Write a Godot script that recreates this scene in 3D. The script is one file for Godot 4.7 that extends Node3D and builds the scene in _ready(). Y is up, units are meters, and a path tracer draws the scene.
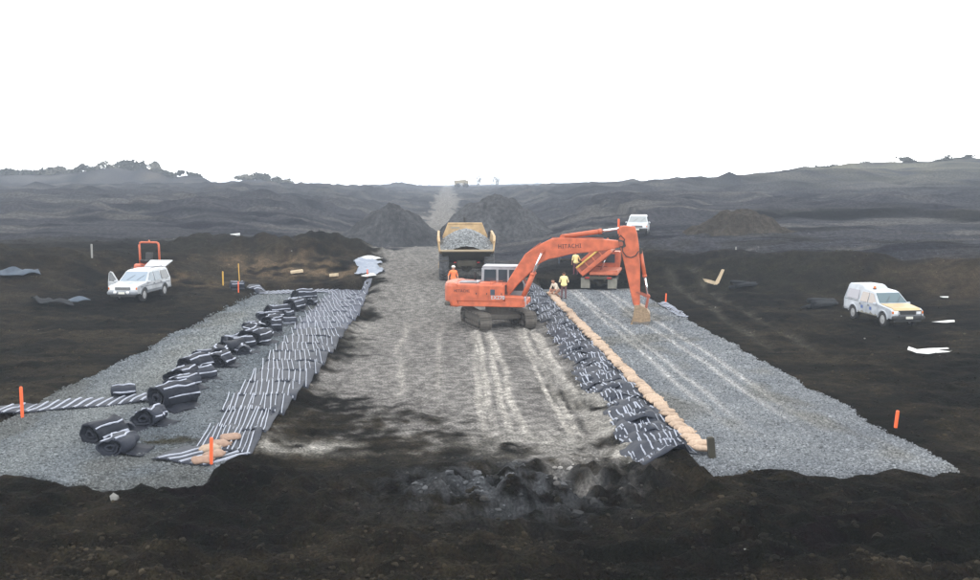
extends Node3D

const CAM_H := 7.1
var M := {}
var T := {}
var used := {}
var rng := RandomNumberGenerator.new()
var nz := FastNoiseLite.new()
var nf := FastNoiseLite.new()
var nm := FastNoiseLite.new()

# ---------------------------------------------------------------- naming
func numbered(n: String) -> String:
	if not used.has(n):
		used[n] = 0
		return n
	used[n] += 1
	return "%s_%03d" % [n, used[n]]

func tag(o: Node3D, label: String, category: String, group := "") -> void:
	o.set_meta("label", label)
	o.set_meta("category", category)
	if group != "":
		o.set_meta("group", group)

func thing(n: String, label: String, category: String, pos := Vector3.ZERO, yaw := 0.0, group := "") -> Node3D:
	var o := Node3D.new()
	o.name = numbered(n)
	add_child(o, true)
	o.position = pos
	o.rotation.y = yaw
	tag(o, label, category, group)
	return o

func commit(n: String, st: SurfaceTool, m: Material, parent: Node3D = null, smooth := false) -> MeshInstance3D:
	st.generate_normals()
	var o := MeshInstance3D.new()
	o.mesh = st.commit()
	o.material_override = m
	if parent == null:
		o.name = numbered(n)
		add_child(o, true)
	else:
		o.name = n
		parent.add_child(o, true)
	return o

func use_mesh(n: String, mesh: Mesh, m: Material, parent: Node3D, xf := Transform3D.IDENTITY) -> MeshInstance3D:
	var o := MeshInstance3D.new()
	o.mesh = mesh
	o.material_override = m
	o.name = n
	parent.add_child(o, true)
	o.transform = xf
	return o

func stg(smooth := false) -> SurfaceTool:
	var st := SurfaceTool.new()
	st.begin(Mesh.PRIMITIVE_TRIANGLES)
	st.set_smooth_group(0 if smooth else 0xFFFFFFFF)
	return st

func ordinal(i: int) -> String:
	var ones := ["", "first", "second", "third", "fourth", "fifth", "sixth", "seventh", "eighth", "ninth", "tenth", "eleventh", "twelfth", "thirteenth", "fourteenth", "fifteenth", "sixteenth", "seventeenth", "eighteenth", "nineteenth"]
	var tens := ["", "", "twenty", "thirty", "forty", "fifty", "sixty", "seventy", "eighty", "ninety"]
	var tenths := ["", "", "twentieth", "thirtieth", "fortieth", "fiftieth", "sixtieth", "seventieth", "eightieth", "ninetieth"]
	if i < 20:
		return ones[i]
	if i % 10 == 0:
		return tenths[i / 10]
	return tens[i / 10] + "-" + ones[i % 10]

# ---------------------------------------------------------------- geometry
func tri(st: SurfaceTool, a: Vector3, b: Vector3, c: Vector3, n: Vector3) -> void:
	if (b - a).cross(c - a).dot(n) > 0.0:
		st.add_vertex(a); st.add_vertex(c); st.add_vertex(b)
	else:
		st.add_vertex(a); st.add_vertex(b); st.add_vertex(c)

func quad(st: SurfaceTool, a: Vector3, b: Vector3, c: Vector3, d: Vector3, n: Vector3) -> void:
	tri(st, a, b, c, n)
	tri(st, a, c, d, n)

func box(st: SurfaceTool, c: Vector3, s: Vector3, bs := Basis.IDENTITY, bev := 0.0) -> void:
	var h := s * 0.5
	var b: float = min(bev, min(h.x, min(h.y, h.z)) * 0.9)
	for a in 3:
		var a1 := (a + 1) % 3
		var a2 := (a + 2) % 3
		for sg: float in [-1.0, 1.0]:
			var p: Array[Vector3] = []
			for k in [[-1.0, -1.0], [1.0, -1.0], [1.0, 1.0], [-1.0, 1.0]]:
				var v := Vector3.ZERO
				v[a] = sg * h[a]
				v[a1] = k[0] * (h[a1] - b)
				v[a2] = k[1] * (h[a2] - b)
				p.append(c + bs * v)
			var n := Vector3.ZERO
			n[a] = sg
			quad(st, p[0], p[1], p[2], p[3], bs * n)
	if b <= 0.0:
		return
	for a in 3:
		var a1 := (a + 1) % 3
		var a2 := (a + 2) % 3
		for s1: float in [-1.0, 1.0]:
			for s2: float in [-1.0, 1.0]:
				var p: Array[Vector3] = []
				for k in [[-1.0, 0], [1.0, 0], [1.0, 1], [-1.0, 1]]:
					var v := Vector3.ZERO
					v[a] = k[0] * (h[a] - b)
					v[a1] = s1 * (h[a1] - (0.0 if k[1] == 0 else b))
					v[a2] = s2 * (h[a2] - (b if k[1] == 0 else 0.0))
					p.append(c + bs * v)
				var n := Vector3.ZERO
				n[a1] = s1
				n[a2] = s2
				quad(st, p[0], p[1], p[2], p[3], bs * n)
	for sx: float in [-1.0, 1.0]:
		for sy: float in [-1.0, 1.0]:
			for sz: float in [-1.0, 1.0]:
				var q := Vector3(sx * h.x, sy * h.y, sz * h.z)
				var i := Vector3(sx * (h.x - b), sy * (h.y - b), sz * (h.z - b))
				tri(st, c + bs * Vector3(q.x, i.y, i.z), c + bs * Vector3(i.x, q.y, i.z), c + bs * Vector3(i.x, i.y, q.z), bs * Vector3(sx, sy, sz))

func frame_of(d: Vector3) -> Basis:
	var z := d.normalized()
	var up := Vector3.UP if absf(z.y) < 0.95 else Vector3.RIGHT
	var x := up.cross(z).normalized()
	return Basis(x, z.cross(x), z)

func tube(st: SurfaceTool, pts: Array, rad: Array, n := 8, squash := 1.0) -> void:
	var rings: Array = []
	for i in pts.size():
		var d: Vector3 = pts[min(i + 1, pts.size() - 1)] - pts[max(i - 1, 0)]
		var f := frame_of(d)
		var ring: Array[Vector3] = []
		for k in n:
			var a := TAU * (k + 0.5) / n
			ring.append(pts[i] + f.x * cos(a) * rad[i] + f.y * sin(a) * rad[i] * squash)
		rings.append(ring)
	for i in pts.size() - 1:
		for k in n:
			var k2 := (k + 1) % n
			var mid: Vector3 = (rings[i][k] + rings[i][k2]) * 0.5 - pts[i]
			if rad[i] < 0.0001:
				mid = (rings[i + 1][k] + rings[i + 1][k2]) * 0.5 - pts[i + 1]
			quad(st, rings[i][k], rings[i][k2], rings[i + 1][k2], rings[i + 1][k], mid)
	for e in [0, pts.size() - 1]:
		if rad[e] > 0.0001:
			var nn: Vector3 = (pts[0] - pts[1]) if e == 0 else (pts[e] - pts[e - 1])
			for k in range(1, n - 1):
				tri(st, rings[e][0], rings[e][k], rings[e][k + 1], nn)

func cyl(st: SurfaceTool, a: Vector3, b: Vector3, r: float, n := 12, r2 := -1.0) -> void:
	tube(st, [a, b], [r, r if r2 < 0.0 else r2], n)

func inset_poly(poly: PackedVector2Array, amount: float) -> PackedVector2Array:
	if amount == 0.0:
		return poly
	var out := PackedVector2Array()
	var area := 0.0
	var n := poly.size()
	for i in n:
		area += poly[i].cross(poly[(i + 1) % n])
	var s := 1.0 if area > 0.0 else -1.0
	for i in n:
		var d1 := (poly[i] - poly[(i + n - 1) % n]).normalized()
		var d2 := (poly[(i + 1) % n] - poly[i]).normalized()
		var m := (Vector2(-d1.y, d1.x) + Vector2(-d2.y, d2.x)) * s
		var l: float = max(m.length(), 0.5)
		m = m.normalized() * min(2.0 / l, 1.6)
		out.append(poly[i] + m * amount)
	return out

# a polygon swept through layers: map(p, t) gives the point, each layer its own inset
func prism(st: SurfaceTool, poly: PackedVector2Array, map: Callable, ts: Array, ins: Array) -> void:
	var n := poly.size()
	var area := 0.0
	for i in n:
		area += poly[i].cross(poly[(i + 1) % n])
	var s := 1.0 if area > 0.0 else -1.0
	var lay: Array = []
	for j in ts.size():
		var q := inset_poly(poly, ins[j])
		var r: Array[Vector3] = []
		for p in q:
			r.append(map.call(p, ts[j]))
		lay.append(r)
	var tris := Geometry2D.triangulate_polygon(poly)
	for e in [0, ts.size() - 1]:
		var dirv: Vector3 = lay[0][0] - lay[-1][0]
		if e != 0:
			dirv = -dirv
		for k in range(0, tris.size(), 3):
			tri(st, lay[e][tris[k]], lay[e][tris[k + 1]], lay[e][tris[k + 2]], dirv)
	for j in ts.size() - 1:
		for i in n:
			var i2 := (i + 1) % n
			var d := poly[i2] - poly[i]
			var n2 := Vector2(d.y, -d.x).normalized() * s * 0.01
			var mid := (poly[i] + poly[i2]) * 0.5
			var n3: Vector3 = map.call(mid + n2, ts[j]) - map.call(mid, ts[j])
			quad(st, lay[j][i], lay[j][i2], lay[j + 1][i2], lay[j + 1][i], n3)

func slab(st: SurfaceTool, c: Array, n: Vector3, th: float) -> void:
	var q: Array[Vector3] = []
	for p: Vector3 in c:
		q.append(p + n.normalized() * th)
	quad(st, q[0], q[1], q[2], q[3], n)
	quad(st, c[0], c[1], c[2], c[3], -n)
	var mid: Vector3 = (c[0] + c[1] + c[2] + c[3]) * 0.25
	for i in 4:
		var j := (i + 1) % 4
		quad(st, c[i], c[j], q[j], q[i], (c[i] + c[j]) * 0.5 - mid)

func pv(a: Array) -> PackedVector2Array:
	var o := PackedVector2Array()
	for i in range(0, a.size(), 2):
		o.append(Vector2(a[i], a[i + 1]))
	return o

# ---------------------------------------------------------------- materials
func ntex(freq: float, kind: int, lo: float, hi: float, size := 512, sd := 1, bump := 0.0, oct := 5) -> NoiseTexture2D:
	var n := FastNoiseLite.new()
	n.seed = sd
	n.noise_type = kind
	n.frequency = freq
	n.fractal_octaves = oct
	if kind == FastNoiseLite.TYPE_CELLULAR:
		n.cellular_return_type = FastNoiseLite.RETURN_CELL_VALUE if bump == 0.0 else FastNoiseLite.RETURN_DISTANCE2_SUB
		n.fractal_type = FastNoiseLite.FRACTAL_NONE
	var t := NoiseTexture2D.new()
	t.width = size
	t.height = size
	t.seamless = true
	t.noise = n
	if bump > 0.0:
		t.as_normal_map = true
		t.bump_strength = bump
	else:
		var g := Gradient.new()
		g.set_color(0, Color(lo, lo, lo))
		g.set_color(1, Color(hi, hi, hi))
		t.color_ramp = g
	return t

func lin(r: float, g: float, b: float) -> Color:
	return Color(r, g, b).linear_to_srgb()

func mat(n: String, c: Color, rough := 0.8, metal := 0.0, grime := 0.45) -> StandardMaterial3D:
	var m := StandardMaterial3D.new()
	m.albedo_color = c
	m.roughness = rough
	m.metallic = metal
	if grime > 0.0:
		m.albedo_texture = T.grime
		m.uv1_triplanar = true
		m.uv1_scale = Vector3.ONE * grime
	M[n] = m
	return m

func make_materials() -> void:
	T.grime = ntex(0.006, FastNoiseLite.TYPE_SIMPLEX_SMOOTH, 0.80, 1.03, 512, 4)
	T.wear = ntex(0.006, FastNoiseLite.TYPE_SIMPLEX_SMOOTH, 0.80, 1.04, 512, 44, 0.0, 6)
	T.soil = ntex(0.04, FastNoiseLite.TYPE_SIMPLEX_SMOOTH, 0.45, 1.08, 1024, 5, 0.0, 7)
	T.soil2 = ntex(0.03, FastNoiseLite.TYPE_SIMPLEX_SMOOTH, 0.5, 1.0, 1024, 15, 0.0, 6)
	T.soil3 = ntex(0.012, FastNoiseLite.TYPE_SIMPLEX_SMOOTH, 0.2, 1.0, 512, 25, 0.0, 6)
	T.soil_n = ntex(0.035, FastNoiseLite.TYPE_SIMPLEX_SMOOTH, 0, 1, 1024, 6, 12.0, 6)
	T.stone = ntex(0.05, FastNoiseLite.TYPE_CELLULAR, 0.74, 1.0, 1024, 8)
	T.stone_n = ntex(0.05, FastNoiseLite.TYPE_CELLULAR, 0, 1, 1024, 8, 5.0)
	T.cloth_n = ntex(0.03, FastNoiseLite.TYPE_SIMPLEX_SMOOTH, 0, 1, 512, 9, 6.0)
	var g := StandardMaterial3D.new()
	g.vertex_color_use_as_albedo = true
	g.albedo_texture = T.soil
	g.normal_enabled = true
	g.normal_texture = T.soil_n
	g.normal_scale = 1.6
	g.uv1_triplanar = true
	g.uv1_world_triplanar = true
	g.uv1_scale = Vector3.ONE * 0.23
	g.roughness = 1.0
	g.metallic_specular = 0.12
	g.detail_enabled = true
	g.detail_blend_mode = BaseMaterial3D.BLEND_MODE_MUL
	g.detail_uv_layer = BaseMaterial3D.DETAIL_UV_2
	g.detail_albedo = T.soil2
	g.uv2_triplanar = true
	g.uv2_world_triplanar = true
	g.uv2_scale = Vector3.ONE * 0.061
	M.ground = g
	var s := StandardMaterial3D.new()
	s.vertex_color_use_as_albedo = true
	s.albedo_texture = T.stone
	s.normal_enabled = true
	s.normal_texture = T.stone_n
	s.uv1_triplanar = true
	s.uv1_world_triplanar = true
	s.uv1_scale = Vector3.ONE * 0.5
	s.roughness = 0.95
	s.metallic_specular = 0.2
	M.pad = s
	var st := StandardMaterial3D.new()
	st.vertex_color_use_as_albedo = true
	st.roughness = 0.95
	st.metallic_specular = 0.2
	M.stone = st
	var cl := StandardMaterial3D.new()
	cl.vertex_color_use_as_albedo = true
	cl.roughness = 0.95
	cl.metallic_specular = 0.2
	M.body = cl
	mat("orange", lin(0.53, 0.115, 0.045), 0.5)
	M.orange.albedo_texture = T.wear
	M.orange.uv1_scale = Vector3.ONE * 0.6
	mat("orange_dirty", lin(0.50, 0.13, 0.06), 0.6)
	mat("orange_dark", lin(0.30, 0.07, 0.035), 0.6)
	mat("decal_dark", lin(0.085, 0.022, 0.014), 0.6, 0.0, 0.0)
	mat("grey_paint", lin(0.30, 0.32, 0.35), 0.5)
	mat("black", lin(0.015, 0.015, 0.016), 0.6)
	mat("steel_dark", lin(0.05, 0.046, 0.04), 0.6, 0.3)
	mat("track_steel", lin(0.16, 0.145, 0.13), 0.65, 0.35, 2.0)
	mat("track_dirt", lin(0.09, 0.08, 0.07), 0.9, 0.0, 2.0)
	mat("chrome", lin(0.75, 0.77, 0.8), 0.18, 0.9, 0.0)
	mat("bucket_tan", lin(0.30, 0.21, 0.13), 0.6, 0.2, 2.0)
	mat("rubber", lin(0.022, 0.022, 0.024), 0.85)
	mat("rubber_dusty", lin(0.075, 0.078, 0.085), 0.9)
	mat("white_paint", lin(0.46, 0.485, 0.52), 0.3)
	mat("white_dirty", lin(0.43, 0.465, 0.52), 0.4)
	mat("silver_clad", lin(0.20, 0.22, 0.25), 0.45)
	mat("plastic_dark", lin(0.03, 0.032, 0.035), 0.6)
	mat("glass_dark", lin(0.03, 0.04, 0.05), 0.06, 0.0, 0.0)
	mat("glass_blue", lin(0.10, 0.14, 0.18), 0.06, 0.0, 0.0)
	mat("glass_tan", lin(0.30, 0.26, 0.24), 0.15, 0.0, 0.0)
	mat("lamp_glass", lin(0.8, 0.82, 0.85), 0.1, 0.0, 0.0)
	mat("amber", lin(0.55, 0.14, 0.02), 0.25, 0.0, 0.0)
	mat("rim", lin(0.42, 0.43, 0.45), 0.4, 0.6, 0.0)
	mat("bonnet_yellow", lin(0.44, 0.32, 0.15), 0.4)
	mat("door_blue", lin(0.08, 0.13, 0.32), 0.4, 0.0, 0.0)
	mat("plate", lin(0.6, 0.6, 0.55), 0.5, 0.0, 0.0)
	mat("truck_tan", lin(0.46, 0.32, 0.17), 0.7)
	M.truck_tan.albedo_texture = T.wear
	mat("truck_under", lin(0.045, 0.038, 0.025), 0.8)
	mat("yellow", lin(0.62, 0.40, 0.08), 0.6)
	mat("mudflap", lin(0.28, 0.27, 0.23), 0.8)
	mat("peg", lin(0.75, 0.12, 0.03), 0.6, 0.0, 0.0)
	mat("peg_yellow", lin(0.55, 0.33, 0.05), 0.6, 0.0, 0.0)
	mat("peg_pale", lin(0.22, 0.22, 0.21), 0.7, 0.0, 0.0)
	mat("wood_pale", lin(0.55, 0.44, 0.30), 0.8)
	mat("wood_dark", lin(0.035, 0.032, 0.022), 0.9)
	mat("scrap_white", lin(0.52, 0.53, 0.53), 0.6, 0.0, 0.0)
	mat("hat_white", lin(0.75, 0.74, 0.70), 0.4, 0.0, 0.0)
	mat("vest_yellow", lin(0.80, 0.72, 0.33), 0.8, 0.0, 0.0)
	mat("vest_orange", lin(0.80, 0.20, 0.07), 0.8, 0.0, 0.0)
	mat("tank_blue", lin(0.025, 0.035, 0.07), 0.5)
	mat("sheet_black", lin(0.018, 0.020, 0.024), 0.9)
	mat("sheet_blue", lin(0.07, 0.09, 0.12), 0.85)
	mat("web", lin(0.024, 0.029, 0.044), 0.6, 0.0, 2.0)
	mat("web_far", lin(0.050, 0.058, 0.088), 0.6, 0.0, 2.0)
	mat("roll_black", lin(0.013, 0.016, 0.026), 0.7, 0.0, 2.0)
	mat("roll_bar", lin(0.36, 0.39, 0.48), 0.6, 0.0, 3.0)
	mat("web_bar", lin(0.33, 0.36, 0.44), 0.6, 0.0, 3.0)
	mat("leaf", lin(0.045, 0.047, 0.035), 0.9, 0.0, 0.0)
	mat("leaf_pale", lin(0.13, 0.125, 0.10), 0.9, 0.0, 0.0)
	mat("twig", lin(0.08, 0.07, 0.06), 0.9, 0.0, 0.0)
	mat("far_machine", lin(0.25, 0.2, 0.12), 0.8, 0.0, 0.0)
	for k in ["web", "web_far", "roll_black", "sheet_black", "sheet_blue"]:
		M[k].metallic_specular = 0.3
	mat("sandbag_dirty", lin(0.30, 0.20, 0.15), 0.95, 0.0, 1.4)
	var b := mat("sandbag", lin(0.45, 0.335, 0.25), 0.95, 0.0, 2.2)
	b.normal_enabled = true
	b.normal_texture = T.cloth_n
	M.sandbag_b = mat("sandbag_b", lin(0.37, 0.275, 0.205), 0.95, 0.0, 1.7)
	var w := StandardMaterial3D.new()
	w.albedo_color = lin(0.06, 0.06, 0.055)
	w.roughness = 0.04
	w.metallic_specular = 0.6
	M.water = w

# ---------------------------------------------------------------- terrain: x to the right, d the distance ahead (-z)
func tab(t: Array, v: float) -> float:
	var n := t.size()
	if v <= t[0]:
		return t[1]
	for i in range(2, n, 2):
		if v < t[i]:
			return lerpf(t[i - 1], t[i + 1], smoothstep(0.0, 1.0, (v - t[i - 2]) / (t[i] - t[i - 2])) * 0.5 + 0.5 * (v - t[i - 2]) / (t[i] - t[i - 2]))
	return t[n - 1]

var YROAD := [0.0, -0.25, 54.0, -0.3, 57.5, 0.05, 63.0, 0.85, 100.0, 1.4, 160.0, 2.6, 260.0, 4.9, 420.0, 6.7, 900.0, 7.4]
var YLEFT := [0.0, 0.0, 62.0, 0.05, 66.0, 0.25, 78.0, 1.9, 110.0, 3.5, 160.0, 5.5, 230.0, 6.8, 400.0, 7.2, 900.0, 7.7]
var YRIGHT := [0.0, 0.0, 62.0, 0.05, 66.0, 0.5, 72.0, 1.7, 81.0, 2.8, 120.0, 4.1, 200.0, 6.0, 300.0, 6.9, 900.0, 7.7]

func bump(x: float, d: float, cx: float, cd: float, sx: float, sd: float) -> float:
	var e := pow((x - cx) / sx, 2.0) + pow((d - cd) / sd, 2.0)
	return exp(-0.5 * e) if e < 18.0 else 0.0

func pad_mask(x: float, d: float) -> float:
	var w := nf.get_noise_2d(x * 0.9, d * 0.9) * 0.3 + nz.get_noise_2d(x * 1.5, d * 1.5) * 0.28
	var ax := absf(x)
	var outer := 13.05 if x > 0.0 else lerpf(13.9, 12.8, clampf((d - 25.0) / 40.0, 0.0, 1.0))
	var inner := 6.35 if x > 0.0 else 5.7
	var near := 22.7 + nz.get_noise_2d(x * 2.0, 7.0) * 1.2
	var m: float = min(min((ax - inner) * 2.0, outer - ax + w), min(d - near + w * 0.7, 66.2 - d))
	return m

func h(x: float, d: float) -> float:
	var ax := absf(x)
	var sh := 0.0
	if ax > 14.0:
		sh = min((ax - 14.0) * (0.75 if x < 0.0 else 0.6), 13.0) * clampf((150.0 - d) / 70.0, 0.0, 1.0)
	var side := tab(YLEFT, d + sh) if x < 0.0 else tab(YRIGHT, d + sh)
	var road := tab(YROAD, d)
	var y: float
	if d < 70.0:
		var t := smoothstep(4.3, 6.0 if x < 0.0 else 6.5, ax)
		y = lerpf(road, side, t)
		if d > 60.0:
			var t2 := smoothstep(5.0, 10.0, ax)
			y = lerpf(y, lerpf(road, side, t2), smoothstep(60.0, 70.0, d))
	else:
		y = lerpf(road, side, smoothstep(5.0, lerpf(10.0, 40.0, clampf((d - 70.0) / 120.0, 0.0, 1.0)), ax))
	var n1 := nz.get_noise_2d(x, d)
	var n2 := nf.get_noise_2d(x, d)
	var n3 := nm.get_noise_2d(x, d)
	# flat worked ground, rough spoil elsewhere
	var flat := 0.0
	if d < 68.0:
		flat = 1.0 - smoothstep(13.0, 17.0, ax)
	if ax < 5.0:
		flat = max(flat, 0.75 * (1.0 - smoothstep(68.0, 120.0, d)))
	flat *= smoothstep(21.5, 25.0, d)
	var rough := 1.0 - flat
	var far := smoothstep(80.0, 200.0, d)
	y += 0.5 * bump(x, d, -20.0, 60.5, 6.0, 6.0)
	y += n1 * rough * lerpf(0.30, 1.1, far) + n2 * lerpf(0.035, lerpf(0.17, 0.22, far), rough) + n3 * lerpf(0.03, 0.15 if d < 32.0 else 0.11, rough)
	# banks and berms
	if d > 55.0 and d < 110.0:
		var lump := 1.0 + n1 * 0.45 + n2 * 0.2
		y += 1.25 * bump(x, d, -16.0, 77.0, 7.0, 3.2) * lump
		y += 0.9 * bump(x, d, -8.0, 76.0, 3.0, 3.0) * lump
		y += 0.9 * bump(x, d, -30.0, 66.0, 7.0, 3.0) * lump
		if x > 14.0:
			y += 0.75 * exp(-0.5 * pow((d + sh - 71.5) / 1.6, 2.0)) * lump
			y -= 0.6 * exp(-0.5 * pow((d + sh - 66.0) / 1.8, 2.0)) * smoothstep(0.0, 1.0, n1 + 0.6)
	if d < 30.0:
		# heaped wet spoil across the near end of the channel
		var hp := bump(x, d, 2.0, 23.2, 2.3, 1.1)
		y += hp * (0.13 + n3 * 0.26 + n2 * 0.35)
		y += bump(x, d, 5.2, 22.8, 1.4, 0.7) * (0.18 + n3 * 0.4)
		y += bump(x, d, -5.2, 23.0, 1.3, 0.6) * (0.25 + n3 * 0.4)
		# ridges thrown up by the blade, running across
		var r := 1.0 - absf(nf.get_noise_2d(x * 0.35, d * 1.6 + 40.0)) * 2.2
		y += max(r, 0.0) * 0.22 * (1.0 - smoothstep(20.5, 22.8, d))
		y -= 0.12 * (1.0 - smoothstep(21.0, 22.5, d))
	# trench edges
	if ax > 4.0 and ax < 6.6 and d > 24.0 and d < 66.0:
		y += n2 * 0.16 + n3 * 0.06
	# pads: a bed for the gravel
	if ax > 5.0 and ax < 15.0 and d > 20.0 and d < 68.0:
		var m := pad_mask(x, d)
		y = lerpf(y, min(y, -0.09), smoothstep(-0.1, 0.25, m))
	# wheel ruts on the channel floor
	if ax < 5.0 and d > 22.0 and d < 52.0:
		for rx: float in [1.35, 2.05, 3.75, 4.35, -1.95]:
			var wob := nz.get_noise_2d(3.0 * rx, d * 0.7) * 0.25
			y -= 0.05 * exp(-pow((x - rx - wob) / 0.13, 2.0))
	# ruts beside the right pad and in front of the left one
	if x > 13.5 and x < 24.0 and d > 40.0 and d < 68.0:
		for rx: float in [15.2, 16.9]:
			y -= 0.09 * exp(-pow((x - rx - 0.8 * sin(d * 0.12)) / 0.25, 2.0))
	# hills
	if d > 90.0:
		# uneven spoil banks over the plain
		var rg := 1.0 - absf(nz.get_noise_2d(x * 0.32 + 11.0, d * 0.5)) * 3.0
		y += maxf(rg, 0.0) * 1.3 * smoothstep(90.0, 120.0, d) * (1.0 - smoothstep(260.0, 420.0, d)) * smoothstep(8.0, 20.0, ax)
		y += 7.0 * bump(x, d, 146.0, 235.0, 50.0, 60.0)
		y += 2.2 * bump(x, d, 68.0, 190.0, 16.0, 12.0) + 1.5 * bump(x, d, 103.0, 228.0, 6.0, 8.0) + 0.9 * bump(x, d, 90.0, 232.0, 5.0, 8.0)
		y += 5.2 * bump(x, d, -100.0, 300.0, 16.0, 14.0) * (1.0 + 0.4 * n1)
		y += 3.0 * bump(x, d, -135.0, 300.0, 9.0, 10.0)
		y += 1.4 * bump(x, d, -60.0, 310.0, 9.0, 9.0)
		y += 13.0 * bump(x, d, 330.0, 640.0, 120.0, 110.0) * (1.0 + 0.25 * n1)
		y += 12.0 * bump(x, d, 520.0, 1150.0, 260.0, 120.0) * (1.0 + 0.2 * n1)
		y += 2.0 * bump(x, d, -20.0, 420.0, 8.0, 10.0)
		if x > 20.0 and d > 80.0 and d < 320.0:
			# benches cut in the slope
			y += 0.8 * smoothstep(0.0, 2.5, d - 96.0 - nz.get_noise_1d(x * 0.6) * 9.0) - 0.8 * smoothstep(0.0, 60.0, d - 110.0)
	return y

func wob(x: float, d: float, f: float) -> float:
	return 0.5 + 0.5 * clampf(nz.get_noise_2d(x * f + 91.0, d * f - 37.0) * 1.6, -1.0, 1.0)

func ground_color(x: float, d: float) -> Color:
	var ax := absf(x)
	var a := wob(x, d, 1.0)
	var b := wob(x + 300.0, d, 4.0)
	var e9 := 0.5 + 0.5 * clampf(nf.get_noise_2d(x * 1.1 + 17.0, d * 2.0) * 1.7, -1.0, 1.0)
	var soil := Color(0.014, 0.0125, 0.0085).lerp(Color(0.070, 0.056, 0.036), smoothstep(0.25, 1.0, a * 0.5 + b * 0.3 + e9 * 0.35))
	soil = soil.lerp(Color(0.010, 0.009, 0.0065), 0.8 * smoothstep(0.55, 0.75, wob(x * 0.5 + 70.0, d * 1.3, 1.7)))
	if d < 24.0:
		soil *= 0.75
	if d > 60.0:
		var fs := Color(0.072, 0.076, 0.098).lerp(Color(0.150, 0.150, 0.172), b * 0.6 + 0.4 * a)  # far soil: bluish distance haze painted into the ground colour
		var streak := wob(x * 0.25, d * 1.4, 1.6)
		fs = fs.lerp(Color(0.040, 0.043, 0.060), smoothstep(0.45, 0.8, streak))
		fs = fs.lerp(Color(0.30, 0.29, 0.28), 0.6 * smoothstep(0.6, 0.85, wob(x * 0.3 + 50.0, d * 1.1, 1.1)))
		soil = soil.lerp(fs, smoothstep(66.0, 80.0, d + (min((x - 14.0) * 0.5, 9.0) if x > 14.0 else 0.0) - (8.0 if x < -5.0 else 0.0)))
		# dark cut bank round the right side
		if x > 13.0:
			soil = soil.lerp(Color(0.020, 0.018, 0.012).lerp(Color(0.055, 0.050, 0.030), smoothstep(0.45, 0.8, e9)), 0.85 * exp(-0.5 * pow((d + min((x - 14.0) * 0.6, 13.0) - 68.3) / 2.4, 2.0)))
			soil = soil.lerp(Color(0.012, 0.012, 0.010), 0.8 * smoothstep(26.0, 34.0, x) * exp(-0.5 * pow((d - 97.0 - nz.get_noise_1d(x * 0.6) * 9.0) / 2.2, 2.0)))
		else:
			soil = soil.lerp(Color(0.014, 0.013, 0.010), 0.6 * clampf(bump(x, d, -17.0, 74.5, 8.0, 2.6) + bump(x, d, -8.0, 73.5, 3.0, 2.2), 0.0, 1.0) * (0.4 + 0.6 * a))
	# dry grassy ochre patches on the banks
	if d > 50.0 and d < 110.0 and ax > 4.0:
		var o := 0.0
		o += bump(x, d, -14.5, 71.5, 2.6, 2.0) * 1.0
		o += bump(x, d, -9.5, 70.0, 2.8, 2.2) * 0.8
		o += bump(x, d, -7.6, 69.0, 1.2, 1.0) * 1.0
		o += bump(x, d, -17.0, 64.5, 3.2, 1.4) * 0.8
		o += bump(x, d, 33.0, 60.0, 4.0, 3.0) * 0.35
		o += bump(x, d, -33.0, 60.0, 6.0, 4.0) * 0.2
		soil = soil.lerp(Color(0.28, 0.20, 0.125), clampf(o * smoothstep(0.25, 0.75, b * 0.7 + a * 0.4), 0.0, 1.0))
		var g := smoothstep(0.5, 0.8, a) * smoothstep(56.0, 64.0, d) * (1.0 - smoothstep(80.0, 95.0, d))
		soil = soil.lerp(Color(0.042, 0.040, 0.030), g * 0.6)
	# pale gritty channel floor and haul road
	var half := 4.6
	var mid := 0.0
	if d > 66.0:
		half = lerpf(4.2, 2.6, clampf((d - 66.0) / 60.0, 0.0, 1.0))
		mid = lerpf(-1.2, 0.0, clampf((d - 70.0) / 200.0, 0.0, 1.0))
	var edge := half + 0.5 - absf(x - mid) + (a - 0.5) * 2.4 + (b - 0.5) * 1.3
	var road := smoothstep(-0.2, 1.1, edge)
	var nearfade := smoothstep(27.0, 32.0, d + (a - 0.5) * 5.0 + (b - 0.5) * 3.5 + (wob(x, d, 11.0) - 0.5) * 5.0 + clampf(x + 0.8, -3.0, 3.0) * 1.15)
	road *= nearfade * (1.0 - 0.25 * smoothstep(160.0, 420.0, d))
	var c := wob(x * 1.6, d * 0.5, 3.0)
	var rc := Color(0.40, 0.38, 0.37).lerp(Color(0.56, 0.535, 0.515), smoothstep(0.1, 0.9, c * 0.2 + wob(x, d * 0.45, 3.0) * 0.45 + wob(x, d * 0.5, 9.0) * 0.35))
	rc = rc.lerp(Color(0.18, 0.172, 0.165), smoothstep(0.66, 0.95, wob(x, d * 0.4, 2.3)) * 0.5)
	if d > 48.0:
		rc = rc.lerp(Color(0.52, 0.50, 0.47), 0.4)
	var col := soil.lerp(rc, road)
	if d < 52.0 and ax < 5.6:
		var ru := 0.0
		for rx: float in [1.2, 1.5, 1.95, 2.25, 3.65, 3.95, 4.3, 4.55]:
			var ww := nz.get_noise_2d(3.0 * floorf(rx), d * 0.7) * 0.25
			ru = max(ru, exp(-pow((x - rx - ww) / 0.13, 4.0)) * smoothstep(27.0, 29.0, d))
		for rx: float in [-1.95, -0.4]:
			var ww := nz.get_noise_2d(3.0 * rx, d * 0.7) * 0.5
			ru = max(ru, exp(-pow((x - rx - ww) / 0.16, 2.0)) * smoothstep(32.0, 36.0, d) * 0.55)
		col = col.lerp(Color(1.0, 0.95, 0.88), ru * smoothstep(0.0, 0.4, b + 0.15) * (0.35 + 0.65 * smoothstep(0.25, 0.7, wob(floorf(x * 3.0) * 7.0, d * 0.4, 1.5))))
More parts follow.
